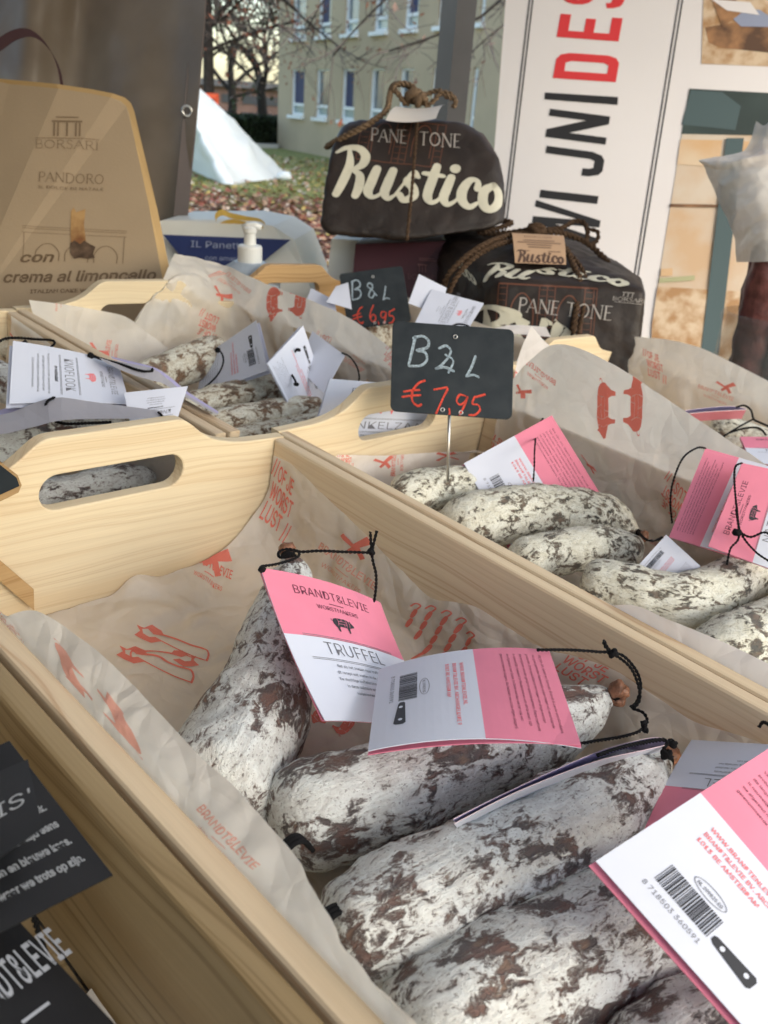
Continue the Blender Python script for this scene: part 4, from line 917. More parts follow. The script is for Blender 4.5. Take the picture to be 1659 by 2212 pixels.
decal(A_brandt(), b, o, (252,790), (258,735), (232,790), 48, 14); decal(A_cross(), b, o, (212,762), (235,770), (212,745), 14); decal(faint(A_brandt()), b, o, (132,672), (134,655), (122,672), 20, 14)
lw = on_wall([(-60,640),(0,674),(45,690),(75,712),(110,745),(150,790)], .395)
rows = [[(.25, Y, -.1035), (.34, Y, -.10), (.380, Y, -.08), (.394, Y, -.02), (.395, Y, float(np.interp(Y, lw[:, 1], lw[:, 2])))] for Y in (.54, .62, .70, .78, .86)]
o, b = sheet('wrapping_paper', 'small cream sheet at the left edge in the garlic sausage tray', rows, 30, 30, 'paper', GP, crumple=.002, cs=18, seed=43)
decal(A_cleaver(), b, o, (16,710), (24,735), (6,712), 14)
GS2 = 'sausages in the second row of trays'
B1 = sausage('fat mouldy sausage pointing up to the right in the middle of the second row', [(290,850,70,-.050),(318,826,92,-.048),(360,803,96,-.045),(407,786,96,-.043),(445,770,88,-.042),(462,758,66,-.042),(470,750,28,-.042)], 'b_white', GS2, 41)
B2 = sausage('brown and cream sausage whose knotted end meets the leaning barcode tags', [(375,900,64,-.060),(410,886,78,-.058),(450,872,80,-.056),(520,857,76,-.056),(585,843,68,-.055),(624,832,48,-.054),(636,826,22,-.054)], 'b_white', GS2, 42)
B3 = sausage('brown and cream sausage in the front of the second row, just above the tray corner', [(395,945,74,-.058),(440,928,84,-.055),(510,910,84,-.054),(580,898,78,-.053),(640,892,72,-.052),(700,886,58,-.050)], 'b_white', GS2, 43, end1='round')
B4 = sausage('sausage lowest in the second row, half hidden behind the front tray board', [(480,968,70,-.066),(540,950,76,-.064),(620,935,76,-.062),(700,915,70,-.060),(770,900,60,-.060)], 'b_white', GS2, 44, end1='round')
K1 = sausage('large mouldy sausage behind the front handle board, under the curled card', [(-90,1000,130,-.052),(0,975,138,-.052),(90,955,135,-.052),(190,945,125,-.052),(280,942,115,-.052),(360,948,90,-.052)], 't_white', GS2, 45, end1='round')
K2 = sausage('mouldy sausage seen through the grip hole of the front tray', [(40,1100,84,-.072),(90,1080,92,-.070),(170,1062,92,-.068),(250,1045,86,-.066),(310,1038,66,-.066),(335,1036,30,-.066)], 't_white', GS2, 46)
K3 = sausage('mouldy sausage at the left edge under the garlic tag', [(-70,800,110,-.045),(-10,820,112,-.045),(60,845,104,-.045),(140,865,90,-.045),(200,880,70,-.045)], 't_white', GS2, 47, end1='round')
K4 = sausage('brownish sausage peeping above the garlic tag at the left edge', [(-60,720,60,-.040),(-10,740,70,-.040),(40,752,72,-.040),(90,765,60,-.040)], 'b_white', GS2, 48, end1='round')
# tags
t, S, nn, Q = make_tag('white garlic tag with a coral pig at the left, front side up', [(28,736),(20,872),(280,874),(256,783)], [.665,.605,.655,.71], w=.080, h=.102, face='front', pink=False, title='KNOFLOOK', sub='en nootmuskaat', lines=KNOF, bend=.002, group=GT)

cord(t, [(-10,745,.74),(10,732,.75),(40,730,.755),(80,733,.76),(112,735,.765),(118,742,.765),(108,752,.76)], n=60, r=.0012); knot(t, (56,742,.755), .0022)
t = thing('product_tag', 'curled grey card with a lavender inside lying in front of the garlic tag', 'tag', TD(150,900,.63), group=GT)
def curve_card(parent, name, rowsP, mi_front, th=.0006):
    G = np.array([crom(np.array([TD(*p) for p in r]), 16) for r in rowsP]); n = 16; m = len(G); nn = nrm(EYE - G.mean(axis=(0, 1)))
    V = np.concatenate([G.reshape(-1, 3), G.reshape(-1, 3) - nn * th]); k = m * n; Fc = []; mi = []
    for j in range(m - 1):
        for i in range(n - 1): a = j*n+i; Fc += [(a, a+1, a+n+1, a+n), (k+a, k+a+n, k+a+n+1, k+a+1)]; mi += [0, 1]
    for i in range(n - 1): a = (m-1)*n+i; Fc += [(i, k+i, k+i+1, i+1), (a, a+1, k+a+1, k+a)]; mi += [2, 2]
    for j in range(m - 1): a = j*n; Fc += [(a, a+n, k+a+n, k+a), (a+n-1, k+a+n-1, k+a+2*n-1, a+2*n-1)]; mi += [2, 2]
    return mesh(name, V, Fc, [M[x] for x in mi_front], parent, mi=mi)
curve_card(t, 'front_leaf', [[(-60,905,.63),(20,892,.64),(70,872,.65),(122,858,.655),(200,868,.66),(290,880,.665),(352,888,.67)], [(-60,925,.615),(20,912,.62),(80,895,.63),(118,882,.635),(200,890,.64),(290,896,.645),(346,900,.655)], [(-60,950,.60),(20,935,.605),(90,918,.61),(130,908,.615),(210,905,.625),(290,904,.635),(342,902,.65)]], ('greycard', 'lav', 'card'))
curve_card(t, 'rear_leaf', [[(-60,896,.66),(0,885,.665),(50,872,.668),(90,858,.672),(112,857,.672)], [(-60,918,.635),(0,905,.64),(50,890,.65),(90,872,.66),(116,860,.665)]], ('lav', 'card', 'card'))
cord(t, [(118,858,.65),(102,868,.645),(100,885,.64),(112,905,.635),(140,915,.63),(190,914,.63),(240,912,.63)], n=60, r=.0012)
cord(t, [(342,890,.66),(350,898,.655),(352,905,.65)], n=12, r=.001)
t = thing('product_tag', 'narrow curled card seen edge-on right of the garlic tag', 'tag', TD(330,810,.72), group=GT)
curve_card(t, 'front_leaf', [[(214,772,.74),(262,782,.745),(330,796,.75),(360,818,.75),(400,850,.74),(471,893,.72)], [(220,778,.725),(262,800,.72),(320,820,.72),(352,828,.73),(398,856,.725),(468,896,.705)]], ('greycard', 'lav', 'card'))
curve_card(t, 'rear_leaf', [[(240,770,.76),(290,782,.765),(335,794,.765),(368,815,.76),(405,846,.75),(472,889,.73)], [(242,774,.745),(290,788,.75),(332,797,.755),(362,819,.75),(402,851,.74),(471,893,.72)]], ('lav', 'card', 'card'))
cord(t, [(192,764,.74),(215,774,.74),(262,787,.735),(300,800,.73),(325,803,.74),(330,797,.745)], n=60, r=.0013); knot(t, (196,768,.738), .002, seed=9)
t, S, nn, Q = make_tag('white tag with upside-down print between the garlic tag and the handle board', None, None, face='front', pink=False, title='KNOFLOOK', sub='en nootmuskaat', lines=['Een typische worst.', 'geeft lekker spek. De rosé', 'wordt in de wijn gelegd voor', 'Zo blijf je de kwaliteit van'], group=GT, second=False, quad=[TD(406,834,.71), TD(268,848,.69), TD(290,960,.66), TD(372,940,.68)])
t, S, nn, Q = make_tag('white barcode tag leaning beside the fat sausage in the second row', [(580,800),(553,692),(440,770),(425,855)], [.93,.99,.97,.91], w=.084, h=.100, pink=False, group=GT)

cord(t, [(468,752,.95),(480,765,.945),(482,785,.94),(470,810,.93),(445,835,.92),(425,850,.91)], n=50, r=.0011); knot(t, (470,756,.94), .0022, seed=10)
t, S, nn, Q = make_tag('white barcode tag with its cord knot on top, right of the other leaning tag', [(708,860),(655,703),(578,785),(640,905)], [.90,.97,.95,.87], w=.088, h=.100, pink=False, group=GT)
cord(t, [(575,783,.945),(600,784,.94),(617,780,.935),(630,765,.93),(645,753,.93)], n=50, r=.0013); cord(t, [(617,780,.935),(622,800,.925),(634,815,.91),(640,828,.905)], n=30, r=.0013); knot(t, (640,830,.90), .0020, seed=11); knot(t, (644,756,.928), .0020, seed=12)
t, S, nn, Q = make_tag('plain grey-white tag leaf half hidden behind the knotted barcode tag', None, None, pink=False, group=GT, second=False, art=False, quad=[TD(745,768,.95), TD(700,850,.92), TD(640,790,.97), TD(675,715,1.0)])
cord(t, [(738,762,.95),(755,770,.95),(770,790,.94),(776,812,.93),(775,822,.92)], n=30, r=.0011)
t, S, nn, Q = make_tag('white fennel seed tag seen through and beside the grip hole behind the front price card', None, None, face='front', pink=False, title='VENKELZAAD', lines=['De venkel kerk op venkelzaad', 'aan de den deze worst'], group=GT, quad=[TD(655,1010,.80), TD(960,1010,.90), TD(968,838,.93), TD(713,818,.83)])
# far row: tags beside the second price card
t, S, nn, Q = make_tag('grey-white tag with rotated print leaning right of the farther price card', None, None, face='front', pink=False, title='PIMENT', lines=['met piment'], group=GT, second=False, quad=[TD(882,655,1.10), TD(905,592,1.13), TD(965,622,1.13), TD(950,680,1.10)], art=False)
t, S, nn, Q = make_tag('white pepper tag with slanted lettering in front of the dark cake parcel', None, None, face='front', pink=False, title="PIMENT D'ESPELETTE", lines=['met piment d espelette', 'en zeezout', 'van het varken'], group=GT, quad=[TD(932,625,1.12), TD(895,700,1.07), TD(1010,712,1.07), TD(1045,655,1.11)])
cord(t, [(975,705,1.06),(990,700,1.06),(1008,703,1.06),(1018,710,1.06)], n=24, r=.0013)
t, S, nn, Q = make_tag('white tag corner between the amber handle and the farther price card', None, None, pink=False, group=GT, second=False, art=False, quad=[TD(650,680,1.15), TD(730,690,1.13), TD(722,648,1.16), TD(672,622,1.18)])
t, S, nn, Q = make_tag('small lavender-white tag edge behind the left side of the farther price card', None, None, pink=False, group=GT, second=False, art=False, quad=[TD(705,652,1.14), TD(760,668,1.14), TD(752,610,1.16), TD(726,618,1.16)])
sausage('sausage in the far tray showing right of the large cream sheet', [(800,735,60,-.045),(850,715,70,-.045),(920,705,72,-.045),(990,712,60,-.045)], 'b_white', GS2, 49, end1='round')
# paper of the far tray, low
rows = [[(x, Y, z) for x, z in ((.745, .002), (.760, -.05), (.80, -.1035), (.90, -.1035), (1.0, -.1035), (1.022, -.05), (1.023, .005))] for Y in (.62, .75, .85, .96)]
o, b = sheet('wrapping_paper', 'cream sheet lining the far tray around the farther price card', rows, 40, 30, 'paper', GP, crumple=.002, cs=18, seed=44)
# pale sheet edge in front of the second parcel
rows = [[tuple(TD(x, y, d)) for x, y, d in r] for r in ([(1040,735,1.02),(1110,722,1.04),(1190,728,1.05)], [(1040,715,1.04),(1110,702,1.06),(1180,706,1.07)])]
o, b = sheet('wrapping_paper', 'pale folded sheet edge below the lower dark cake parcel', rows, 20, 6, 'paper_white', GP, crumple=.0008, seed=45)

# ================================================================ price cards
def price_card(label, corners, stake, digits, d):
    """corners tl, tr, br, bl in pixels at depth d"""
    Q = [TD(*corners[3], d), TD(*corners[2], d + .0), TD(*corners[1], d), TD(*corners[0], d)]
    t = thing('price_sign', label, 'price sign', stake[-1], group='slate price signs on steel stakes')
    u, v = Q[1] - Q[0], Q[3] - Q[0]; nn = nrm(np.cross(u, v)); nn = nn if nn.dot(EYE - Q[0]) > 0 else -nn
    P = [Q[0] + u * a / 10 + v * b / 7 for a, b in rrect(0, 0, 10, 7, .5)]
    n = len(P); mb = MB(); th = .0016; b_ = .0003
    ctr = np.mean(P, axis=0); Pi = [ctr + (p - ctr) * .994 for p in P]
    mb.add([p + nn*0 for p in Pi] + [p - nn*b_ for p in P] + [p - nn*th for p in P], [tuple(range(n))] + [(i, i+n, (i+1) % n + n, (i+1) % n) for i in range(n)] + [(i+n, i+2*n, (i+1) % n + 2*n, (i+1) % n + n) for i in range(n)] + [tuple(range(2*n, 3*n))[::-1]])
    mb.make('slate_plate', M['slate'], t, recalc=True)
    F_ = lambda x, y: Q[0] + u * (x / 444) + v * ((300 - y) / 300) + nn * .0003
    p = Print(); R2_ = random.Random(2)
    def st(pts, ink, w): 
        p.stroke([(x, y, .75 + .45 * R2_.random()) for x, y in pts], w, ink, 10 * len(pts))
        p.stroke([(x + 2.5, y + 2, .5 + .5 * R2_.random()) for x, y in pts], w * .6, ink, 10 * len(pts))
    st([(84,48),(74,95),(62,143)], 'chalk', 9); st([(78,52),(110,44),(133,58),(128,80),(92,92)], 'chalk', 9); st([(92,92),(122,98),(128,122),(105,142),(64,146)], 'chalk', 9)
    if digits[0] == '7': st([(172,80),(196,70),(214,84),(205,108),(180,136),(162,148)], 'chalk', 8); st([(162,148),(195,142),(226,152)], 'chalk', 8); st([(196,100),(224,118),(208,158)], 'chalk', 6)
    else: st([(218,78),(195,68),(182,84),(205,104),(222,124),(200,148),(180,136),(195,112),(216,92),(212,76)], 'chalk', 8); st([(222,124),(235,140)], 'chalk', 7)
    st([(305,98),(292,134),(274,166)], 'chalk', 8); st([(274,166),(298,160),(318,166)], 'chalk', 7)
    st([(122,190),(98,202),(78,232),(80,262),(100,276),(112,270)], 'chalkred', 7); st([(48,232),(78,226),(104,222)], 'chalkred', 6); st([(42,250),(70,244),(108,240)], 'chalkred', 6)
    if digits[0] == '7': st([(158,218),(182,212),(206,210),(192,240),(176,276),(160,312)], 'chalkred', 6)
    else: st([(200,190),(176,220),(164,250),(176,274),(198,266),(202,246),(184,238),(168,252)], 'chalkred', 7)
    st([(214,278),(216,292),(210,304)], 'chalkred', 5)
    st([(272,232),(250,230),(240,250),(254,262),(272,248),(280,232),(270,262),(252,296)], 'chalkred', 6)
    st([(342,222),(312,232),(304,234),(298,256),(318,258),(326,274),(308,292),(288,294)], 'chalkred', 6)
    p.L = {k: ([(x, min(y, 296) if digits[0] != '7' else min(y, 298)) for x, y in V], Fc) for k, (V, Fc) in p.L.items()}
    p.emit(F_, t)
    for x, y in ((230, 38), (190, 291 - 8), (257, 296 - 8)):
        c = Q[0] + u * x / 444 + v * (300 - y) / 300; a, b = nrm(u), nrm(np.cross(nn, nrm(u))); mb = MB(); V = []; m_ = 14; r0, r1 = .0021, .0011
        for r, h in ((r0, .0003), (r0*.9, .0009), (r1*1.2, .0009), (r1, .0002)):
            V += [c + (a*math.cos(2*math.pi*i/m_) + b*math.sin(2*math.pi*i/m_)) * r + nn * h for i in range(m_)]
        Fc = [(k*m_+i, k*m_+(i+1) % m_, (k+1)*m_+(i+1) % m_, (k+1)*m_+i) for k in range(3) for i in range(m_)]
        mb.add(V, Fc); mb.make('rivet', M['steel'], t, smooth=True)
    V, Fc = sweep([stake[0] - nn*.002, (stake[0]+stake[1])/2 - nn*.002, stake[1]], .0014, 10); mesh('stake', V, Fc, M['steel'], t, smooth=True)
    return t
s0 = TZ(967, 1040, -.030); ds = depth_T(s0)
price_card('front slate price sign reading seven ninety-five, staked into a sausage', [(848,693),(1110,718),(1106,907),(843,888)], [TD(972,860,ds - .012), s0], '7', ds - .012)
s1 = TZ(812, 735, -.045); ds1 = depth_T(s1)
price_card('farther slate price sign reading six ninety-five above the large cream sheet', [(732,592),(873,581),(889,694),(752,712)], [TD(815,690,ds1 - .012), s1], '6', ds1 - .012)
# ================================================================ cake boxes and parcels on the rear shelf
M['brown_wrap'] = mat('dark_brown_wrapper', (.030, .021, .017), .50, spec=.35, noise_amt=.35, noise_scale=22, bump=.5, bump_scale=90)
M['cream_print'] = mat('cream_lettering', (.62, .60, .48), .5)
M['serif_print'] = mat('dull_white_lettering', (.42, .39, .36), .5)
M['copper_print'] = mat('copper_line_print', (.15, .055, .03), .5)
M['jute'] = mat('jute_rope', (.26, .18, .115), .9, spec=.1, bump=1.0, bump_scale=900, noise_amt=.4, noise_scale=300)
M['jute_dark'] = mat('dark_jute_rope', (.115, .072, .045), .9, spec=.1, bump=1.0, bump_scale=900, noise_amt=.4, noise_scale=300)
M['kraft'] = mat('kraft_label', (.55, .36, .22), .7)
M['kraftink'] = mat('brown_ink', (.12, .07, .05), .7)
def serif(P, t, x, y, h, width, ink, th=.09):
    """roman capitals from strokes: thick and thin strokes with serif ticks"""
    G = {'P': (.62, [('v', .14, 0, 1, 1), ('b', [(.14,1),(.42,1),(.56,.86),(.56,.66),(.42,.50),(.14,.48)], .9)], [(.14,0),(.14,1)]),
         'A': (.80, [('l', .06,0,.40,1,.5), ('l', .40,1,.74,0,1.1), ('l', .18,.36,.62,.36,.5)], [(.06,0),(.74,0)]),
         'N': (.84, [('l', .12,0,.12,1,.55), ('l', .12,1,.72,0,1.1), ('l', .72,0,.72,1,.55)], [(.12,0),(.12,1),(.72,1)]),
         'E': (.64, [('v', .14,0,1,1), ('l', .14,1,.54,1,.5), ('l', .14,.52,.46,.52,.5), ('l', .14,0,.56,0,.5)], [(.14,0),(.14,1)]),
         'T': (.74, [('v', .37,0,1,1), ('l', .05,1,.69,1,.5)], [(.37,0)]),
         'O': (.90, [('o',)], []), 'D': (.82, [('v', .14,0,1,1), ('b', [(.14,1),(.45,.97),(.68,.75),(.70,.5),(.68,.25),(.45,.03),(.14,0)], .9)], [(.14,0),(.14,1)]),
         'R': (.72, [('v', .14,0,1,1), ('b', [(.14,1),(.42,1),(.54,.87),(.54,.68),(.42,.54),(.14,.52)], .9), ('l', .34,.54,.66,0,1.0)], [(.14,0),(.14,1),(.66,0)]),
         'B': (.68, [('v', .14,0,1,1), ('b', [(.14,1),(.40,1),(.50,.88),(.50,.66),(.40,.54),(.14,.53)], .8), ('b', [(.14,.53),(.44,.52),(.57,.38),(.57,.15),(.44,0),(.14,0)], .9)], [(.14,0),(.14,1)]),
         'S': (.58, [('b', [(.50,.82),(.40,1),(.18,.97),(.12,.76),(.26,.58),(.42,.45),(.50,.25),(.40,.03),(.18,.0),(.08,.18)], .8)], []),
         'I': (.34, [('v', .16,0,1,1)], [(.16,0),(.16,1)]), ' ': (.4, [], [])}
    tot = sum(G[c][0] for c in t); kx = width / tot; cx = x; w = th * h
    for c in t:
        adv, st, sf = G[c]
        for s in st:
            if s[0] == 'v': P.line(cx + s[1]*kx, y + s[2]*h, cx + s[1]*kx, y + s[3]*h, w * 1.25, ink, 3)
            elif s[0] == 'l': P.line(cx + s[1]*kx, y + s[2]*h, cx + s[3]*kx, y + s[4]*h, w * 1.1 * s[5], ink, 3)
            elif s[0] == 'b': P.stroke([(cx + a*kx, y + b*h) for a, b in s[1]], w * s[2], ink, 20, caps=False)
            elif s[0] == 'o': P.ring(cx + .44*kx, y + .5*h, .38*kx, .53*h, w * 1.0, ink, 28)
        for a, b in sf: P.line(cx + (a-.10)*kx, y + b*h, cx + (a+.10)*kx, y + b*h, w * .45, ink, 1)
        cx += adv * kx
def rustico(ink='cream_print', part=None):
    """brush script word in a box about 100 wide and 34 high"""
    p = Print(); W = 4.6
    def s(pts, w=1.0): p.stroke([(a, b, c) for a, b, c in pts], W * w, ink, 8 * len(pts))
    L = {'R': [[(6,33,.5),(7,22,1.1),(4.5,10,1.2),(1.5,0,1.0)], [(-1,30,.4),(4,34,.8),(11,34.5,1),(15.5,30,1.2),(14.5,23,1.1),(9,18.5,.6)], [(9,18.5,.5),(13.5,15,1),(14,7,1.2),(12.5,0,1.0)]],
         'u': [[(23,21,1.1),(21,12,1.25),(19.5,4,1.2),(22,0,.8),(26,2,.5),(29,8,.5)], [(32.5,21,1.1),(30.5,12,1.25),(29,4,1.2),(31.5,0,.8),(35,2.5,.4)]],
         's': [[(35,2.5,.4),(39,11,.4),(43,19.5,.5)], [(44,17,.8),(41.5,14,1.2),(45,9,1.2),(45.5,3,1.2),(40.5,-.5,.9),(37.5,3.5,.9)], [(42,18,.5),(45,21,.7),(47.5,17.5,.6)]],
         't': [[(57.5,27,1.1),(55.5,16,1.25),(53.8,5,1.2),(56,0,.8),(60,2,.5),(63.5,9,.4)], [(50.5,21,.7),(57,20.6,.8),(62,20.2,.6)]],
         'i': [[(66.5,20,1.1),(64.5,11,1.25),(63.3,4,1.2),(66,0,.8),(70,2.5,.5),(72,6,.4)]],
         'c': [[(82.5,13.5,1.0),(82,19,.7),(77.5,19,1.0),(73.8,11,1.3),(74.5,3,1.2),(79,-.5,.9),(84,4,.4)]],
         'o': [[(91.5,17.5,1.0),(86.5,12,1.3),(87,2.5,1.2),(91.5,-.5,1.1),(95.5,5,1.2),(95,13,1.1),(91.5,17.5,1.0)]]}
    for k, v in L.items():
        if part and k not in part: continue
        for q in v: s(q)
    if not part or 'i' in part: p.disc(68.2, 26.5, 3.2, ink)
    return p
M['rustico_cream'] = M['cream_print']
def parcel(label, base, yaw, W, D, H, profile, tilt=0, seed=0, pw=3.2, crump=.004, top_dome=0, group='brown wrapped cake parcels'):
    """soft rounded box: super-ellipse sections following profile [(height fraction, scale x, scale y)]"""
    t = thing('cake_parcel', label, 'cake parcel', TF.from_w(base), group=group)
    R = Matrix.Rotation(tilt, 3, 'Y') @ Matrix.Rotation(yaw, 3, 'Z'); R = np.array(Matrix.Rotation(yaw, 3, 'Z') @ Matrix.Rotation(tilt, 3, 'Y'))
    pr = crom(np.array([(a, b, c) for a, b, c in profile]), 56); n = 150; V = []; 
    for a, b, c in pr:
        for i in range(n):
            th = 2*math.pi*i/n; ct, st_ = math.cos(th), math.sin(th)
            x = W/2 * b * math.copysign(abs(ct) ** (2/pw), ct); y = D/2 * c * math.copysign(abs(st_) ** (2/pw), st_); q = np.array([x, y, a * H])
            nz = crump * (noise.noise(Vector(q*14 + seed)) + .6 * (1 - 2.8*abs(noise.noise(Vector(q*26 + seed*2)))) + .35 * (1 - 2.8*abs(noise.noise(Vector(q*60 + seed*3)))) )
            q = q + nrm([x, y, 0.3*H*(a-.4)]) * nz; V.append(base + R @ q)
    Fc = [(i*n+j, i*n+(j+1) % n, (i+1)*n+(j+1) % n, (i+1)*n+j) for i in range(len(pr)-1) for j in range(n)] + [tuple(range(n))[::-1], tuple((len(pr)-1)*n+j for j in range(n))]
    V = TF.from_w(np.array(V)); o = mesh('wrapper', V, Fc, M['brown_wrap'], t, smooth=True)
    return t, bvh_of(V, Fc), R
def hull_parcel(label, base, P, seed, bev=.010, crump=.003):
    t = thing('cake_parcel', label, 'cake parcel', TF.from_w(base), group='brown wrapped cake parcels')
    bm = bmesh.new(); vs = [bm.verts.new(Vector(p)) for p in P]; r = bmesh.ops.convex_hull(bm, input=vs)
    bmesh.ops.delete(bm, geom=list({g for g in r['geom_interior'] + r['geom_unused'] if isinstance(g, bmesh.types.BMVert)}), context='VERTS')
    bmesh.ops.dissolve_limit(bm, angle_limit=RAD(4), verts=bm.verts, edges=bm.edges)
    bmesh.ops.triangulate(bm, faces=bm.faces)
    for _ in range(7):
        long = [e for e in bm.edges if e.calc_length() > .009]
        if not long: break
        bmesh.ops.subdivide_edges(bm, edges=long, cuts=1); bmesh.ops.triangulate(bm, faces=bm.faces)
    for _ in range(int(bev * 1000)): bmesh.ops.smooth_vert(bm, verts=bm.verts, factor=.5, use_axis_x=True, use_axis_y=True, use_axis_z=True)
    bm.normal_update(); V = []
    for v in bm.verts:
        q = v.co + Vector((seed, 0, 0)); wv = Vector((noise.noise(q * 9), noise.noise(q * 9 + Vector((4, 4, 4))), noise.noise(q * 9 + Vector((8, 1, 2))))) * .6
        F1, F2 = noise.voronoi(q * 22 + wv)[0][:2]; G1, G2 = noise.voronoi(q * 55 + wv)[0][:2]
        V.append(np.array(v.co) + np.array(v.normal) * crump * (1.2 * min(.5, F2 - F1) + .5 * min(.5, G2 - G1) - .4 + .7 * noise.noise(q * 10)))
    bm.verts.index_update(); Fc = [tuple(v.index for v in f.verts) for f in bm.faces]; bm.free()
    V = TF.from_w(np.array(V)); o = mesh('wrapper', V, Fc, M['brown_wrap'], t, smooth=True, recalc=True)
    return t, bvh_of(V, Fc)
def rope(parent, pts, r, matn='jute', name='rope', n=70, tpm=60):
    P = [TD(*p) for p in pts]; mb = twine(P, r * .82, n, tpm, k=7); return mb.make(name, M[matn], parent, smooth=True)
# --- upper parcel (front face towards the camera)
d1 = 1.36; c1 = WD(893, 515, d1 + .085)
up_o = [(688,488),(700,380),(708,318),(728,280),(753,260),(875,254),(998,262),(1045,288),(1080,338),(1093,410),(1091,482),(1060,496),(960,508),(877,524),(705,509)]
Pf = [WD(x, y, 1.335 + .02 * (y < 300) + .012 * (x > 1040)) for x, y in up_o]
ctr_ = WD(893, 390, 1.335); Pb = [ctr_ + (p - ctr_) * [.90, 1, .94] + np.array([.015, .17, -.004]) for p in Pf]
t, b = hull_parcel('upper brown cake parcel with large cream script lettering, standing on a maroon box', WD(893, 522, 1.42), Pf + Pb, 3, .012, .0032)
fr = Print(); fr.put(rustico(), 0, 0, 1)
decal(fr, b, t, (720,420), (1086,460), (733,320), 100, 34, lift=.0013, names={'cream_print': 'script_lettering'})
p = Print(); serif(p, 'PANE', 0, 0, 12, 40, 'serif_print'); serif(p, 'TONE', 52, 0, 12, 46, 'serif_print')
decal(p, b, t, (799,303), (1000,320), (801,277), 100, 12, lift=.0007, names={'serif_print': 'capital_lettering'})
p = Print(); cp = 'copper_print'
for x in (0, 12, 42, 50, 58, 90, 100): p.line(x, 0, x, 44, .8, cp)
p.line(0, 0, 100, 0, .8, cp); p.line(0, 44, 100, 44, .7, cp)
for x0 in (16, 64): p.stroke([(x0, 8, 1), (x0, 26, 1), (x0+5, 38, 1), (x0+11, 41, 1), (x0+17, 38, 1), (x0+22, 26, 1), (x0+22, 8, 1)], .9, cp, 30)
for y in range(4, 40, 6): p.line(2, y, 10, y, .5, cp); p.line(43, y, 49, y, .5, cp); p.line(51, y, 57, y, .5, cp); p.line(91, y, 99, y, .5, cp)
decal(p, b, t, (768,343), (948,363), (786,262), 100, 44, lift=.0005, names={cp: 'arcade_print'})
rope(t, [(705,318,1.38),(730,302,1.345),(770,282,1.33),(805,262,1.33),(835,238,1.34),(842,205,1.36),(850,185,1.37),(870,182,1.38),(893,190,1.38)], .0058, n=80)
rope(t, [(893,200,1.375),(878,225,1.37),(862,205,1.36),(850,190,1.36),(866,180,1.365),(890,186,1.37),(905,205,1.37),(925,232,1.365)], .0050)
rope(t, [(900,215,1.37),(925,225,1.365),(942,212,1.36),(955,200,1.36),(975,205,1.36),(985,222,1.36),(978,232,1.36)], .0046)
rope(t, [(893,215,1.37),(920,204,1.37),(948,196,1.365),(965,208,1.36),(985,215,1.36)], .0046)
rope(t, [(902,250,1.36),(899,300,1.315),(893,370,1.30),(887,440,1.297),(879,520,1.297)], .0032, 'jute_dark')
rope(t, [(905,205,1.38),(903,232,1.372),(901,250,1.355)], .0036)
knot(t, (895,208,1.365), .011, mt='jute', seed=3); knot(t, (908,216,1.362), .009, mt='jute', seed=5)
S, nn = card_leaf([TD(833,260,1.30), TD(942,256,1.30), TD(962,226,1.37), TD(860,230,1.37)], 0, 0, .006, -.004)
M['labelwhite'] = mat('blank_paper_label', (.72, .66, .58), .6)
V = [S(i/10, j/6) for j in range(7) for i in range(11)]; mesh('paper_label', V, [(j*11+i, j*11+i+1, (j+1)*11+i+1, (j+1)*11+i) for j in range(6) for i in range(10)], M['labelwhite'], t, smooth=True)
# --- lower parcel
d2 = 1.22; c2 = WD(1205, 800, d2 + .20)
c2 = np.array([c2[0], c2[1], SHELF + .0])
Htop = WD(1175, 500, d2 + .20)[2] - SHELF
Pl = [WD(1072,604,1.225), WD(1400,626,1.205), WD(1230,545,1.30), WD(1100,530,1.31), WD(958,503,1.43), WD(1060,494,1.45), WD(1262,522,1.42), WD(1330,560,1.36), WD(948,540,1.39), WD(945,640,1.37),
      WD(1010,560,1.30)]
for (x, y, d_) in ((1060,760,1.225),(1396,760,1.205),(942,720,1.37)): q_ = WD(x, y, d_); Pl.append(np.array([q_[0], q_[1], SHELF]))
Pl += [WD(1390,600,1.36), WD(1262,530,1.50), WD(975,510,1.52)]
for q_ in list(Pl[-3:]): Pl.append(np.array([q_[0], q_[1], SHELF]))
t, b = hull_parcel('lower brown cake parcel tied with dark rope, with a kraft label on top', np.array([c2[0], c2[1], SHELF]), Pl, 9, .009, .0035)
p = Print(); serif(p, 'PANE', 0, 0, 14, 44, 'serif_print'); serif(p, 'TONE', 50, 0, 14, 50, 'serif_print')
decal(p, b, t, (1117,672), (1322,692), (1121,643), 100, 14, lift=.0006, names={'serif_print': 'capital_lettering'})
p = Print(); p.put(rustico('cream_print', 'Ru'), 0, 0, 1)
decal(p, b, t, (1046,607), (1350,632), (1060,570), 100, 34, lift=.0013, names={'cream_print': 'script_lettering'})
p = Print(); p.put(rustico('cream_print', 'stico'), 0, 0, 1)
decal(p, b, t, (1046,580), (1362,622), (1060,555), 100, 34, lift=.0013, names={'cream_print': 'script_lettering'})
p = Print(); serif(p, 'BORSARI', 0, 0, 10, 60, 'serif_print'); p.line(5, -4, 55, -4, 1, 'serif_print'); 
for x in (18, 26, 34): p.line(x, 12, x, 22, 1.2, 'serif_print'); 
p.line(15, 23, 37, 23, 1.4, 'serif_print')
decal(p, b, t, (1322,648), (1393,655), (1324,640), 60, 10, lift=.0006, names={'serif_print': 'maker_lettering'})
p = Print(); p.put(rustico('cream_print', 'Rusti'), 0, 0, 1)
decal(p, b, t, (1030,745), (1400,775), (1033,665), 100, 34, lift=.0013, names={'cream_print': 'script_lettering'})
p = Print(); p.put(rustico('cream_print', 'tico'), 0, 0, 1)
decal(p, b, t, (966,562), (1034,618), (966,535), 100, 34, lift=.0013, names={'cream_print': 'side_lettering'})
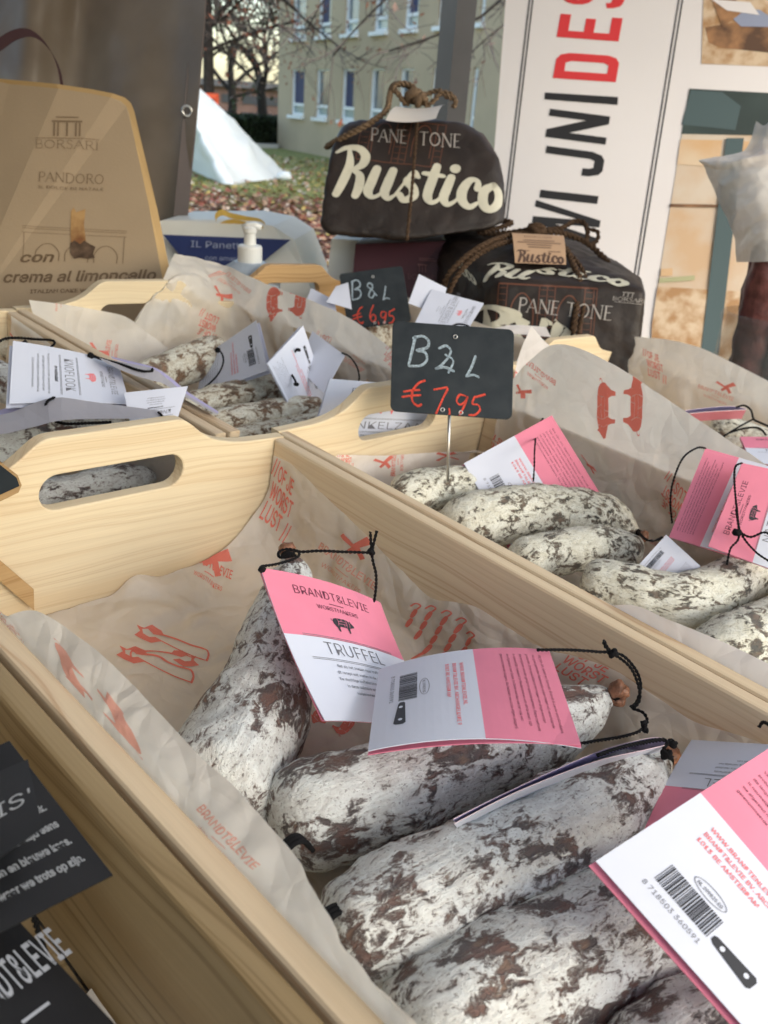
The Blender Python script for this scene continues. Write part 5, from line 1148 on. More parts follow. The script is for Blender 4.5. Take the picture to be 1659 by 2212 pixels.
p = Print()
for x in (0, 9, 42, 50, 58, 88, 97, 100): p.line(x, 0, x, 50, .9, cp)
p.line(0, 0, 100, 0, .9, cp); p.line(0, 50, 100, 50, 1.4, cp)
for x0 in (14, 62): p.stroke([(x0, 0, 1), (x0, 26, 1), (x0+5, 38, 1), (x0+11, 42, 1), (x0+17, 38, 1), (x0+23, 26, 1), (x0+23, 0, 1)], 1.4, cp, 30)
for y in range(4, 48, 6): p.line(1, y, 8, y, .6, cp); p.line(43, y, 49, y, .6, cp); p.line(51, y, 57, y, .6, cp); p.line(89, y, 96, y, .6, cp)
decal(p, b, t, (1070,722), (1280,735), (1078,612), 100, 50, lift=.0005, names={cp: 'arcade_print'})
jd = 'jute_dark'
rope(t, [(950,650,1.30),(965,600,1.26),(995,565,1.25),(1040,532,1.26),(1095,510,1.30),(1150,505,1.32),(1185,500,1.32),(1230,508,1.33),(1275,530,1.34),(1320,575,1.33),(1350,618,1.31)], .0058, jd, n=110)
rope(t, [(962,650,1.27),(985,600,1.25),(1020,560,1.25),(1065,532,1.27),(1110,520,1.30),(1150,512,1.32)], .0050, jd, n=80)
rope(t, [(1030,500,1.38),(1075,478,1.40),(1105,482,1.38),(1060,498,1.36),(1035,502,1.36),(1080,505,1.34),(1130,498,1.33),(1160,495,1.33)], .0050, jd, n=80)
rope(t, [(1170,498,1.33),(1215,492,1.34),(1240,478,1.36),(1262,482,1.36),(1270,505,1.35),(1265,525,1.34)], .0046, jd, n=60)
rope(t, [(1265,495,1.35),(1290,500,1.35),(1290,520,1.35),(1275,528,1.34)], .0038, jd, n=40)
rope(t, [(1160,508,1.32),(1215,530,1.28),(1240,575,1.245),(1252,605,1.23),(1246,660,1.222),(1238,720,1.22)], .0056, jd, n=80)
rope(t, [(1160,508,1.32),(1222,540,1.27),(1262,590,1.24),(1263,650,1.222),(1250,720,1.22)], .0036, jd, n=70)
knot(t, (1158,500,1.32), .011, mt=jd, seed=8)
S, nn = card_leaf([TD(1112,573,1.25), TD(1222,577,1.245), TD(1217,514,1.295), TD(1105,508,1.30)], 0, 0, .004)
V = [S(i/8, j/8) + nn*.004 for j in range(9) for i in range(9)]; mesh('kraft_label', V, [(j*9+i, j*9+i+1, (j+1)*9+i+1, (j+1)*9+i) for j in range(8) for i in range(8)], M['kraft'], t, smooth=True)
p = Print(); serif(p, 'BORSARI', 22, 82, 7, 55, 'kraftink'); 
for i, (a, c) in enumerate([(20, 80), (8, 92), (26, 74), (28, 72)]): p.line(a, 70 - i*8, c, 70 - i*8, 2.5, 'kraftink')
p.line(8, 34, 30, 34, 2, 'kraftink'); p.line(66, 34, 90, 34, 2, 'kraftink'); q = rustico('kraftink'); p.put(q, 6, 3, .92)
p.emit(lambda x, y: S(x/100, y/100) + nn * .0045, t, {'kraftink': 'label_lettering'})

# --- boxes
def frustum(name, label, cat, Pf, depthv, mats, group=None, taper=1.0, fr='W'):
    """front polygon in world space (tl, tr, br, bl) pushed back along depthv; taper shrinks the back"""
    t = thing(name, label, cat, TF.from_w(np.mean(Pf[2:4], axis=0)), group=group); return t
def wbox(parent, name, P, dv, matn, bevel=0, mats=None):
    P = [np.array(p) for p in P]; n = len(P); V = P + [p + dv for p in P]
    V = TF.from_w(np.array(V)); Fc = [tuple(range(n)), tuple(range(n, 2*n))[::-1]] + [(i, i+n, (i+1) % n + n, (i+1) % n) for i in range(n)]
    return mesh(name, V, Fc, M[matn], parent, recalc=True)
bk = nrm([.1, 1, 0]);
M['buff'] = mat('buff_carton', (.43, .32, .20), .6, noise_amt=.08, noise_scale=6, bump=.1, bump_scale=300)
M['buff_edge'] = mat('golden_carton_edge', (.50, .33, .14), .55, noise_amt=.08, noise_scale=8)
M['buffprint'] = mat('brown_carton_print', (.17, .11, .06), .6)
M['buffpale'] = mat('pale_carton_print', (.24, .165, .095), .6)
M['maroon'] = mat('maroon_carton', (.055, .012, .018), .45, noise_amt=.2, noise_scale=10)
M['whitebox'] = mat('cream_white_carton', (.80, .79, .70), .5, noise_amt=.04)
M['navy'] = mat('navy_carton_print', (.02, .035, .13), .5)
M['yellow'] = mat('yellow_ribbon', (.75, .48, .10), .5, trans=.3)
M['ribbon'] = mat('maroon_ribbon', (.05, .016, .018), .6)
M['cakepic'] = mat('cake_picture_brown', (.22, .09, .03), .6, noise_amt=.9, noise_scale=40, col2=(.50, .30, .12))
M['cakedark'] = mat('cake_picture_dark', (.05, .028, .015), .6, noise_amt=.6, noise_scale=60, col2=(.16, .10, .06))
db = 1.12
t = thing('cake_box', 'tall buff cake box with a cake slice picture at the left', 'box', TF.from_w(WD(180, 640, db)))
front = [WD(-60,156,db+.02), WD(0,170,db+.015), WD(120,181,db), WD(200,193,db), WD(245,202,db), WD(270,211,db+.003), WD(283,223,db+.004), WD(290,240,db+.004), WD(305,305,db+.002), WD(340,452,db), WD(395,720,db-.01), WD(-120,760,db-.01)]
V = np.array(front); ctr = V.mean(axis=0); inner = ctr + (V - ctr) * np.array([.90, 1, .925]) + bk * -.003
n = len(front); back = ctr + (V - ctr) * .92 + nrm([-.42, 1, 0]) * .20
VV = TF.from_w(np.vstack([inner, V, back]))
mesh('front_panel', VV[:n], [tuple(range(n))], M['buff'], t)
mesh('side_panels', VV, [(i, i+n, (i+1) % n + n, (i+1) % n) for i in range(n)] + [(i+n, i+2*n, (i+1) % n + 2*n, (i+1) % n + n) for i in range(n)] + [tuple(range(2*n, 3*n))[::-1]], M['buff_edge'], t, recalc=True)
bb = bvh_of(VV[:n], [tuple(range(n))])
p = Print(); serif(p, 'BORSARI', 0, 0, 12, 100, 'buffpale'); 
for x in (30, 36, 50, 64, 70): p.line(x, 18, x, 38, 3, 'buffpale')
p.line(26, 40, 74, 40, 3, 'buffpale'); p.line(32, 46, 68, 46, 2, 'buffpale'); p.line(0, 15, 100, 15, 1, 'buffpale')
decal(p, bb, t, (75,320), (215,325), (76,300), 100, 14, lift=.0008, names={'buffpale': 'maker_lettering'})
p = Print(); serif(p, 'PANDORO', 0, 0, 16, 100, 'buffpale'); p.text('IL DOLCE DI NATALE', 50, -12, 5, 'buffpale', 'c', width=98, bold=.01)
decal(p, bb, t, (82,392), (226,398), (83,372), 100, 16, lift=.0008, names={'buffpale': 'product_lettering'})
p = Print(); p.text('con', 10, 24, 8, 'buffprint', width=22, shear=.25, bold=.02); p.text('crema al limoncello', 0, 8, 8.5, 'buffprint', width=100, shear=.2, bold=.02); p.text('ITALIAN CAKE WITH LIMONCELLO', 18, -1, 3, 'buffprint', width=75, bold=.02)
decal(p, bb, t, (6,632), (336,626), (10,572), 100, 22, lift=.0008, names={'buffprint': 'flavour_lettering'})
p = Print(); 
for y in (0, 6, 9): p.line(0, 40 + y, 100, 40 + y, .8, 'buffpale')
p.line(2, 40, 2, 0, .8, 'buffpale'); p.line(98, 40, 98, 0, .8, 'buffpale')
for x in (14, 42, 70): p.stroke([(x, 0), (x, 12), (x + 5, 22), (x + 11, 25), (x + 17, 22), (x + 22, 12), (x + 22, 0)], 1.2, 'buffpale', 26)
decal(p, bb, t, (45,560), (270,570), (48,492), 100, 46, lift=.0006, names={'buffpale': 'arcade_print'})
p = Print(); p.poly([(0,60),(4,66),(8,60),(22,66),(20,45),(24,20),(20,4),(8,0),(2,6),(0,30)], 'cakepic'); decal(p, bb, t, (152,556), (186,560), (154,448), 24, 66, lift=.0010, names={'cakepic': 'cake_picture'})
p = Print(); p.poly([(0,26),(6,30),(14,24),(20,30),(28,24),(36,20),(33,8),(36,2),(26,0),(14,2),(6,0),(0,10)], 'cakedark'); decal(p, bb, t, (152,560), (206,560), (153,520), 36, 30, lift=.0013, names={'cakedark': 'cake_picture_base'})
M['ribbon'].node_tree.nodes['Principled BSDF'].inputs['Sheen Weight'].default_value = .3
a = crom(np.array([TD(-40,120,1.2), TD(0,95,1.2), TD(30,76,1.2), TD(62,70,1.2), TD(90,86,1.2), TD(112,115,1.2), TD(127,150,1.2), TD(134,190,1.2)]), 24); bvec = np.array([0, .0, .0])
w_ = np.array([TD(0, 0, 1.2) - TD(6, 10, 1.2)]) * np.linspace(1.2, .6, 24)[:, None]
mesh('ribbon_handle', np.vstack([a + w_, a - w_, a + w_ + [.001, .001, 0], a - w_ + [.001, .001, 0]]), [(i, i+1, 25+i, 24+i) for i in range(23)] + [(48+i, 72+i, 73+i, 49+i) for i in range(23)], M['ribbon'], t)
# blue and white panettone box
d3 = 1.50
t = thing('cake_box', 'white and navy cake box with a yellow ribbon, behind the soap pump', 'box', TF.from_w(WD(480, 640, d3)))
wbox(t, 'carton', [WD(300,500,d3), WD(350,476,d3+.02), WD(520,474,d3+.03), WD(590,488,d3+.02), WD(635,518,d3), WD(665,600,d3-.01), WD(690,720,d3-.02), WD(290,720,d3-.02)], bk * .17, 'whitebox')
wbox(t, 'navy_panel', [WD(352,507,d3-.006), WD(628,518,d3-.006), WD(585,552,d3-.012), WD(540,590,d3-.018), WD(440,590,d3-.018), WD(395,560,d3-.012)], bk * .002, 'navy')
tb = TF.from_w(np.array([WD(352,507,d3-.010), WD(628,518,d3-.010), WD(628,600,d3-.024), WD(352,600,d3-.024)])); bb = bvh_of(tb, [(0,1,2,3)])
M['boxprint'] = mat('grey_blue_lettering', (.30, .34, .46), .6)
p = Print(); p.text('IL Panettone', 0, 0, 10, 'boxprint', width=100, bold=.0); p.text('con amarene', 22, -18, 7, 'boxprint', width=62, bold=.0)
decal(p, bb, t, (412,534), (560,540), (413,518), 100, 11, lift=.0006, names={'boxprint': 'lettering'})
for k, L in enumerate(([(468,486,1.50),(466,470,1.50),(480,461,1.50),(500,468,1.51),(530,472,1.51),(560,474,1.51),(572,482,1.50)], [(470,488,1.52),(500,480,1.52),(535,484,1.52),(568,490,1.51)])):
    a = crom(np.array([TD(*q) for q in L]), 24); u_ = (TD(0,0,1.5) - TD(2,9,1.5)) * (1 - .3*k)
    mesh('ribbon', np.vstack([a + u_ * (.6 + .4*np.sin(np.linspace(0, 5, 24)))[:, None], a - u_ * .5]), [(i, i+1, 25+i, 24+i) for i in range(23)], M['yellow'], t, smooth=True)
# maroon and cream boxes under the upper parcel
d4 = 1.40
t = thing('cake_box', 'maroon cake box carrying the upper brown parcel', 'box', TF.from_w(WD(860, 640, d4)))
wbox(t, 'carton', [WD(768,527,d4), WD(985,520,d4), WD(992,700,d4), WD(752,700,d4)], bk * .20, 'maroon')
M['maroonprint'] = mat('dull_rose_print', (.16, .07, .07), .6)
tb = TF.from_w(np.array([WD(768,527,d4-.003), WD(985,520,d4-.003), WD(992,700,d4-.003), WD(752,700,d4-.003)])); bb = bvh_of(tb, [(0,1,2,3)])
p = Print(); serif(p, 'BORSARI', 0, 0, 12, 100, 'maroonprint'); 
for x in (40, 50, 60): p.line(x, 18, x, 36, 3, 'maroonprint')
p.line(34, 38, 66, 38, 3, 'maroonprint')
decal(p, bb, t, (880,602), (945,606), (880,592), 100, 12, lift=.0006, names={'maroonprint': 'lettering'}); 
p = Print(); p.line(0,0,50,0,2,'maroonprint'); p.line(0,-6,60,-6,2,'maroonprint'); decal(p, bb, t, (905,558), (945,560), (905,550), 60, 12, lift=.0006, names={'maroonprint': 'small_print'})
t = thing('cake_box', 'cream cake box edge left of the maroon box', 'box', TF.from_w(WD(720, 640, d4 + .06)))
wbox(t, 'carton', [WD(716,516,d4+.06), WD(790,520,d4+.06), WD(800,700,d4+.05), WD(695,700,d4+.05)], bk * .16, 'whitebox')
# soap pump
def lathe(parent, name, prof, c, matn, n=28, fr=None):
    V = [c + np.array([r*math.cos(2*math.pi*i/n), r*math.sin(2*math.pi*i/n), z]) for r, z in prof for i in range(n)]; m = len(prof)
    Fc = [(j*n+i, j*n+(i+1) % n, (j+1)*n+(i+1) % n, (j+1)*n+i) for j in range(m-1) for i in range(n)] + [tuple(range(n))[::-1], tuple((m-1)*n+i for i in range(n))]
    return mesh(name, TF.from_w(np.array(V)), Fc, M[matn], parent, smooth=False, recalc=True)
M['whiteplastic'] = mat('white_plastic', (.72, .74, .72), .35); M['greyplastic'] = mat('blue_grey_plastic', (.34, .40, .46), .4)
dp = 1.28; c = WD(540, 565, dp); u = dp / FP
t = thing('soap_dispenser', 'white pump dispenser standing before the blue and white cake box', 'dispenser', TF.from_w(np.array([c[0], c[1], SHELF])))
lathe(t, 'bottle', [(.044, SHELF - c[2]), (.046, SHELF - c[2] + .005), (.046, -.03), (.040, -.010), (.030, -.004), (.024, .0)], c, 'greyplastic')
lathe(t, 'collar', [(26*u, -.004), (26*u, 30*u), (24*u, 34*u), (14*u, 36*u)], c, 'whiteplastic')
lathe(t, 'stem', [(13*u, 36*u), (12*u, 58*u), (15*u, 62*u), (15*u, 70*u), (9*u, 74*u)], c, 'whiteplastic')
V, Fc = sweep([c + np.array([x*u, -y*u*.0 , z*u]) for x, y, z in ((-16, 0, 70), (-4, 0, 74), (10, 0, 75), (24, 0, 72))], [5*u, 8*u, 8*u, 6*u], 12); mesh('spout', TF.from_w(np.array(V)), Fc, M['whiteplastic'], t, smooth=True)
# glass jar with dark sausages in a clear bag
M['glass'] = mat('jar_glass', (.12, .15, .155), .10, spec=.8, alpha=.20); M['bag'] = mat('clear_cellophane', (.56, .54, .50), .35, spec=.5, bump=.2, bump_scale=30, alpha=.90)
M['darkmeat'] = mat('dark_red_dried_sausage', (.075, .022, .020), .5, noise_amt=.6, noise_scale=60, col2=(.15, .05, .045), bump=.7, bump_scale=130)
dj = 1.16; c = WD(1655, 690, dj + .06); u = dj / FP
t = thing('glass_jar', 'glass jar at the right edge holding dark sausages', 'jar', TF.from_w(np.array([c[0], c[1], SHELF])))
zb = SHELF - c[2]
lathe(t, 'glass_wall', [(88*u, zb), (92*u, zb + .01), (92*u, -.012), (97*u, -.006), (99*u, .0), (97*u, .006), (90*u, .008), (86*u, .004), (86*u, zb + .012), (2*u, zb + .012)], c, 'glass', 40)
GD = 'dark sausages standing in the jar'
for k, (x, y, r, zt) in enumerate([(1628, 0, 38, 540), (1690, -.015, 36, 515), (1650, .055, 30, 535), (1720, .035, 30, 530)]):
    p0 = c + np.array([(x - 1655) * u, y, zb + .02]); top = c[2] + (690 - zt) * u * 1.05; P = crom(np.array([p0, (p0 + [.006, .004, (top - p0[2])*.5 + 0]) * [1,1,0] + [0,0,(p0[2]+top)/2], [p0[0] - .003, p0[1], top]]), 30)
    rr = np.array([r*u*min(1, .25 + math.sqrt(max(0, 1 - (1 - min(1, min(i, 29-i)/4))**2))*.75) * (1 + .07*noise.noise(Vector((i*.35, k*3, 0)))) for i in range(30)]); V, Fc = sweep(P, rr, 36); V = np.array([v + np.array(noise.noise_vector(Vector(v * 38))) * .0045 + np.array(noise.noise_vector(Vector(v * 110))) * .0015 for v in V])
    tag(mesh('dried_sausage', TF.from_w(np.array(V)), Fc, M['darkmeat'], smooth=True), ['dark red sausage leftmost in the glass jar', 'tallest dark red sausage in the glass jar', 'dark red sausage at the back of the glass jar', 'dark red sausage at the right side of the glass jar'][k], 'sausage', GD)
rows = []
for py, xl, xr, bulge, dz in [(262,1634,1720,.02,.02), (300,1622,1730,.02,.015), (326,1604,1740,.03,.01), (338,1560,1750,.04,.005), (345,1511,1758,.05,.0), (358,1520,1762,.05,-.002), (385,1533,1766,.053,-.005), (425,1550,1770,.055,-.01), (470,1572,1765,.058,-.01), (510,1586,1760,.06,-.01), (540,1590,1755,.06,-.01), (566,1592,1750,.06,-.01)]:
    rows.append([tuple(TD(xl + (xr - xl) * s, py + 10 * math.sin(s * 9) * (py < 400), dj + .055 - bulge * math.sin(math.pi * s) + dz)) for s in (0, .2, .4, .6, .8, 1)])
o, _ = sheet('cellophane_bag', 'crinkled clear bag around the dark sausages in the jar', rows, 90, 130, 'bag', None, crumple=.0035, cs=15, seed=51, cat='bag')

# ================================================================ banner, post, plastic curtain
M['banner'] = mat('white_banner_cloth', (.80, .77, .76), .65, noise_amt=.03, noise_scale=3, bump=.05, bump_scale=30)
M['bblack'] = mat('banner_black_print', (.02, .02, .022), .6); M['bred'] = mat('banner_red_print', (.72, .045, .05), .6)
M['steelgrey'] = mat('grey_painted_post', (.17, .16, .15), .5, noise_amt=.15, noise_scale=9)
M['steelpale'] = mat('pale_post_side', (.36, .34, .34), .5)
dn = 1.72
bl_, br_ = (1036, 800), (1700, 830); tl_, tr_ = (1098, -120), (1850, -120)
Q = [WD(1027,860,dn), WD(1740,900,dn - .10), WD(1905,-140,dn - .10), WD(1103,-140,dn)]
t = thing('shop_banner', 'large white banner with rotated black and red capitals and printed pictures', 'banner', TF.from_w((Q[0] + Q[1]) / 2))
nb = nrm(np.cross(Q[1] - Q[0], Q[3] - Q[0])); nb = nb if nb.dot(C0 - Q[0]) > 0 else -nb
def SB(u_, v_): 
    p = Q[0]*(1-u_)*(1-v_) + Q[1]*u_*(1-v_) + Q[2]*u_*v_ + Q[3]*(1-u_)*v_
    return p + nb * .0004 * math.sin(u_ * 9 + v_ * 2)
NU, NV = 40, 30
V = [TF.from_w(SB(i/NU, j/NV)) for j in range(NV+1) for i in range(NU+1)] + [TF.from_w(SB(i/NU, j/NV) - nb*.001) for j in range(NV+1) for i in range(NU+1)]
K_ = (NU+1)*(NV+1); Fb = [(j*(NU+1)+i, j*(NU+1)+i+1, (j+1)*(NU+1)+i+1, (j+1)*(NU+1)+i) for j in range(NV) for i in range(NU)]
mesh('banner_cloth', V, Fb + [tuple(K_ + q for q in f[::-1]) for f in Fb], M['banner'], t, smooth=True)
bb = bvh_of(V[:K_], Fb)
def bpix(pr, pts=None, lift=.0008, names=None):
    """artwork given in picture pixels, carried onto the banner"""
    def fn(x, y):
        h, nn_ = hit(bb, x, -y)
        if h is None: 
            r = trd(x, -y); o_ = TF.from_w(Q[0]); n_ = TR.T @ nb; h = EYE + r * (n_.dot(o_ - EYE) / n_.dot(r)); nn_ = n_
        nn_ = nn_ if nn_.dot(EYE - h) > 0 else -nn_
        return h + nn_ * lift
    pr.emit(fn, t, names)
p = Print()
def ln(a, b_, w, ink): p.line(a[0], -a[1], b_[0], -b_[1], w, ink, 10)
for (x0, x1) in ((1151, 1088), (1158, 1095)): ln((x0, -60), (x1 - 15, 600), 3.0, 'bblack')
for (x0, x1) in ((1476, 1367), (1484, 1375)): ln((x0, -60), (x1 - 12, 690), 3.0, 'bblack')
bpix(p, names={'bblack': 'border_lines'})
def blet(ch, corners, ink):
    """letter filling a pixel quad: corners = letter's bottom-left, bottom-right, top-left"""
    global p
    q = Print(); w_ = .20
    S_ = lambda pts, w=w_, sm=False: q.stroke(pts, w, ink, 40, caps=False, smooth=sm)
    if ch == 'W': q.poly([(0,1),(.17,1),(.27,.28),(.42,1),(.58,1),(.73,.28),(.83,1),(1,1),(.82,0),(.64,0),(.5,.66),(.36,0),(.18,0)], ink)
    if ch == 'I': q.rect(0, 0, 1, 1, ink)
    if ch == 'N': q.poly([(0,0),(.25,0),(.25,.62),(.72,0),(1,0),(1,1),(.75,1),(.75,.38),(.28,1),(0,1)], ink)
    if ch == 'J': q.poly([(.70,1),(1,1),(1,.22),(.90,.06),(.72,0),(.28,0),(.10,.06),(0,.22),(0,.34),(.30,.34),(.30,.24),(.36,.16),(.64,.16),(.70,.24)], ink)
    if ch == 'D': q._add(ink, [(0,0),(.30,.16),(.62,.16),(.70,.24),(.70,.76),(.62,.84),(.30,.84),(0,1),(.74,1),(.92,.94),(1,.80),(1,.20),(.92,.06),(.74,0)], [(0,13,2,1),(13,12,3,2),(12,11,3),(11,10,4,3),(10,9,5,4)[:4],(9,8,5),(8,7,6,5),(7,0,1,6)])
    if ch == 'E': q.rect(0,0,.3,1,ink); q.rect(.3,0,1,.17,ink); q.rect(.3,.42,.88,.58,ink); q.rect(.3,.83,1,1,ink)
    if ch == 'S': S_([(.95,.74),(.9,.88),(.6,.93),(.3,.92),(.12,.8),(.16,.62),(.5,.5),(.84,.38),(.88,.2),(.7,.08),(.4,.07),(.1,.12),(.05,.26)], .19, True)
    o_, a, c_ = map(np.array, corners)
    for V2, F2 in q.L.values():
        P = [o_ + (a - o_) * v[0] + (c_ - o_) * v[1] for v in V2]; p._add(ink, [(v[0], -v[1]) for v in P], F2)
p = Print()
blet('W', [(1285,545),(1300,462),(1143,515)], 'bblack')
blet('I', [(1290,441),(1293,424),(1165,427)], 'bblack')
blet('J', [(1299,385),(1308,332),(1172,368)], 'bblack')
blet('N', [(1308,313),(1318,252),(1178,296)], 'bblack')
p.poly([(1334,-227),(1335,-210),(1177,-200),(1176,-215)], 'bblack')
blet('D', [(1330,178),(1340,122),(1194,169)], 'bred')
blet('E', [(1336,90),(1345,40),(1202,80)], 'bred')
blet('S', [(1344,18),(1352,-40),(1210,8)], 'bred')
bpix(p, names={'bblack': 'black_lettering', 'bred': 'red_lettering'})
# printed pictures (flat print)
def pic(base, items, name):
    global p
    p = Print(); p.poly([(x, -y) for x, y in base[1]], base[0]); bpix(p, lift=.0010, names={base[0]: name})
    for k, (ink, P) in enumerate(items): p = Print(); p.poly([(x, -y) for x, y in P], ink); bpix(p, lift=.0013 + .0003 * k, names={ink: name + '_detail'})
M['teal'] = mat('print_teal', (.075, .115, .12), .6); M['tealdark'] = mat('print_dark_teal', (.05, .075, .07), .6, noise_amt=.3, noise_scale=5); M['orangep'] = mat('print_apricot', (.64, .40, .20), .6, noise_amt=.4, noise_scale=7, col2=(.70, .55, .38))
M['creamp'] = mat('print_cream', (.64, .55, .44), .6, noise_amt=.25, noise_scale=9, col2=(.60, .42, .26)); M['brownp'] = mat('print_brown', (.11, .06, .035), .6, noise_amt=.9, noise_scale=22, col2=(.42, .22, .10)); M['greenp'] = mat('print_green', (.42, .42, .24), .6)
M['crumbp'] = mat('print_mottled_orange', (.42, .24, .11), .6, noise_amt=.9, noise_scale=34, col2=(.66, .52, .36))
pic(('creamp', [(1489,192),(1820,210),(1760,900),(1400,900),(1417,640)]), [
    ('tealdark', [(1489,192),(1820,210),(1810,300),(1640,293),(1472,290)]), ('teal', [(1472,270),(1588,282),(1600,230),(1560,200),(1492,196)]),
    ('orangep', [(1470,302),(1560,304),(1553,362),(1462,356)]), ('orangep', [(1604,306),(1780,312),(1775,370),(1598,360)]),
    ('brownp', [(1447,441),(1556,443),(1555,449),(1446,448)]),
    ('crumbp', [(1420,620),(1760,640),(1760,900),(1400,900),(1408,700)]), ('greenp', [(1424,602),(1500,596),(1500,606),(1423,612)]), ('orangep', [(1428,582),(1452,580),(1452,596),(1426,598)]),
    ('teal', [(1568,300),(1606,300),(1540,870),(1500,870)])], 'doorway_picture')
pic(('crumbp', [(1523,-130),(1850,-130),(1845,152),(1515,138)]), [('brownp', [(1523,60),(1640,40),(1850,70),(1846,120),(1700,118),(1560,104),(1530,92)]), ('boxprint', [(1560,20),(1640,22),(1700,60),(1600,58)]), ('brownp', [(1530,-20),(1580,-30),(1600,30),(1560,60)]), ('banner', [(1536,0),(1620,6),(1640,34),(1570,24)])], 'butcher_picture')
# post
dpn = 1.95
t = thing('stall_post', 'grey square steel post left of the banner', 'post', np.array(TF.from_w(np.array([WD(985,300,dpn)[0], WD(985,300,dpn)[1], 0]))))
A0, A1 = WD(1004,-60,dpn), WD(993,300,dpn); 
mb = MB(); x0, y0 = A1[0], A1[1]; e1 = nrm([.80, .60, 0]); e2 = nrm([-.60, .80, 0]); s_ = .055
P = [np.array([x0, y0, 0]), ]; O_ = np.array([x0 - .034, y0, 0.0])
Vp = [O_, O_ + e1*s_, O_ + e1*s_ + e2*s_, O_ + e2*s_]
topz = 2.6
V = TF.from_w(np.array([p_ + [0,0,z_] for z_ in (0, topz) for p_ in Vp])); mesh('steel_tube', V, [(0,1,5,4),(1,2,6,5),(2,3,7,6),(3,0,4,7),(4,5,6,7),(3,2,1,0)], M['steelgrey'], t, recalc=True)
# plastic curtain
M['curtain'] = mat('clear_plastic_sheet', (.17, .13, .09), .38, spec=.35, noise_amt=.5, noise_scale=2.2, col2=(.30, .25, .19), bump=.15, bump_scale=5, trans=.30)
M['hem'] = mat('curtain_hem', (.16, .13, .115), .35, spec=.5, trans=.1)
dc = 1.62
rows = []
for py, xr in ((-160,458),(-40,448),(80,440),(200,430),(300,421),(400,411),(480,404),(620,394),(760,384)):
    rows.append([tuple(TD(-260 + (xr + 260) * s, py, dc + .035 * math.sin(s * 11 + py * .004) + .02 * math.sin(s * 23) + .10 * (1 - s))) for s in np.linspace(0, 1, 12)])
o, bc = sheet('plastic_curtain', 'smoky see-through plastic curtain hanging at the left behind the buff box', rows, 80, 60, 'curtain', None, crumple=.007, cs=5, seed=61, cat='curtain', fine=.0002)
rows = [[tuple(TD(xr - 30, py, dc - .030)), tuple(TD(xr + 1, py, dc - .022))] for py, xr in ((-160,458),(-40,448),(80,440),(200,430),(300,421),(400,411),(480,404),(620,394),(760,384))]
Vh = np.array([q for r in rows for q in r]); mesh('hem', Vh, [(2*i, 2*i+1, 2*i+3, 2*i+2) for i in range(len(rows)-1)], M['hem'], o, smooth=True)
cg = TD(404,240,dc-.036); fwd = nrm(EYE - cg); a = nrm(np.cross(fwd, [0, 0, 1.])); b_ = np.cross(fwd, a)
V, Fc = sweep([cg + (a*math.cos(q) + b_*math.sin(q)) * .0085 for q in np.linspace(0, 2*math.pi, 25)], .0028, 8); mesh('grommet', V, Fc, M['steel'], o, smooth=True)
# ================================================================ SETTING: ground, building, trees
def gmat():
    m = bpy.data.materials.new('ground_grass_and_litter'); m.use_nodes = True; N = m.node_tree.nodes; L = m.node_tree.links; b = N['Principled BSDF']
    tc = N.new('ShaderNodeTexCoord')
    n1 = N.new('ShaderNodeTexNoise'); n1.inputs['Scale'].default_value = 9; n1.inputs['Detail'].default_value = 6; L.new(tc.outputs['Object'], n1.inputs['Vector'])
    n2 = N.new('ShaderNodeTexNoise'); n2.inputs['Scale'].default_value = .6; n2.inputs['Detail'].default_value = 3; L.new(tc.outputs['Object'], n2.inputs['Vector'])
    g = ramp(N, [(.35, (.085, .12, .02)), (.5, (.17, .20, .04)), (.62, (.30, .28, .10))]); L.new(n1.outputs[0], g.inputs[0])
    l = ramp(N, [(.34, (.035, .02, .012)), (.46, (.12, .045, .025)), (.55, (.20, .10, .055)), (.66, (.30, .21, .13))]); L.new(n1.outputs[0], l.inputs[0])
    sx = N.new('ShaderNodeSeparateXYZ'); L.new(tc.outputs['Object'], sx.inputs[0])
    ad = N.new('ShaderNodeMath'); ad.operation = 'MULTIPLY_ADD'; ad.inputs[1].default_value = 9; L.new(n2.outputs[0], ad.inputs[0]); L.new(sx.outputs[1], ad.inputs[2])
    mr = N.new('ShaderNodeMapRange'); mr.inputs[1].default_value = 16.5; mr.inputs[2].default_value = 20.5; L.new(ad.outputs[0], mr.inputs[0])
    mx = N.new('ShaderNodeMix'); mx.data_type = 'RGBA'; L.new(mr.outputs[0], mx.inputs[0]); L.new(l.outputs[0], mx.inputs[6]); L.new(g.outputs[0], mx.inputs[7]); L.new(mx.outputs[2], b.inputs['Base Color']); b.inputs['Roughness'].default_value = .9
    return m
G = 400
o = mesh('ground', [(-G,-G,0),(G,-G,0),(G,G,0),(-G,G,0)], [(0,1,2,3)], gmat(), fr=WF, base=(0,0,0), kind='structure')
# fallen leaves
M['leafA'] = mat('red_brown_leaf', (.24, .075, .045), .7); M['leafB'] = mat('tan_leaf', (.42, .27, .17), .7); M['leafC'] = mat('pale_leaf', (.58, .50, .42), .7); M['leafD'] = mat('dark_leaf', (.07, .03, .02), .8); M['leafY'] = mat('yellow_leaf', (.42, .33, .10), .7)
rnd = random.Random(4); V = []; Fc = []; mi = []
def leaf(V, Fc, mi, c, s, m, flat=True):
    a = rnd.uniform(0, 6.3); t1 = Vector((math.cos(a), math.sin(a), rnd.uniform(-.5, .5))) if flat else Vector((rnd.gauss(0,1), rnd.gauss(0,1), rnd.gauss(0,1))).normalized()
    t2 = t1.cross(Vector((rnd.uniform(-.5,.5), rnd.uniform(-.5,.5), 1))).normalized(); k = len(V); c = Vector(c)
    V += [tuple(c - t1*s), tuple(c - t1*.2*s + t2*s*.55), tuple(c + t1*s), tuple(c - t1*.1*s - t2*s*.55)]; Fc.append((k, k+1, k+2, k+3)); mi.append(m)
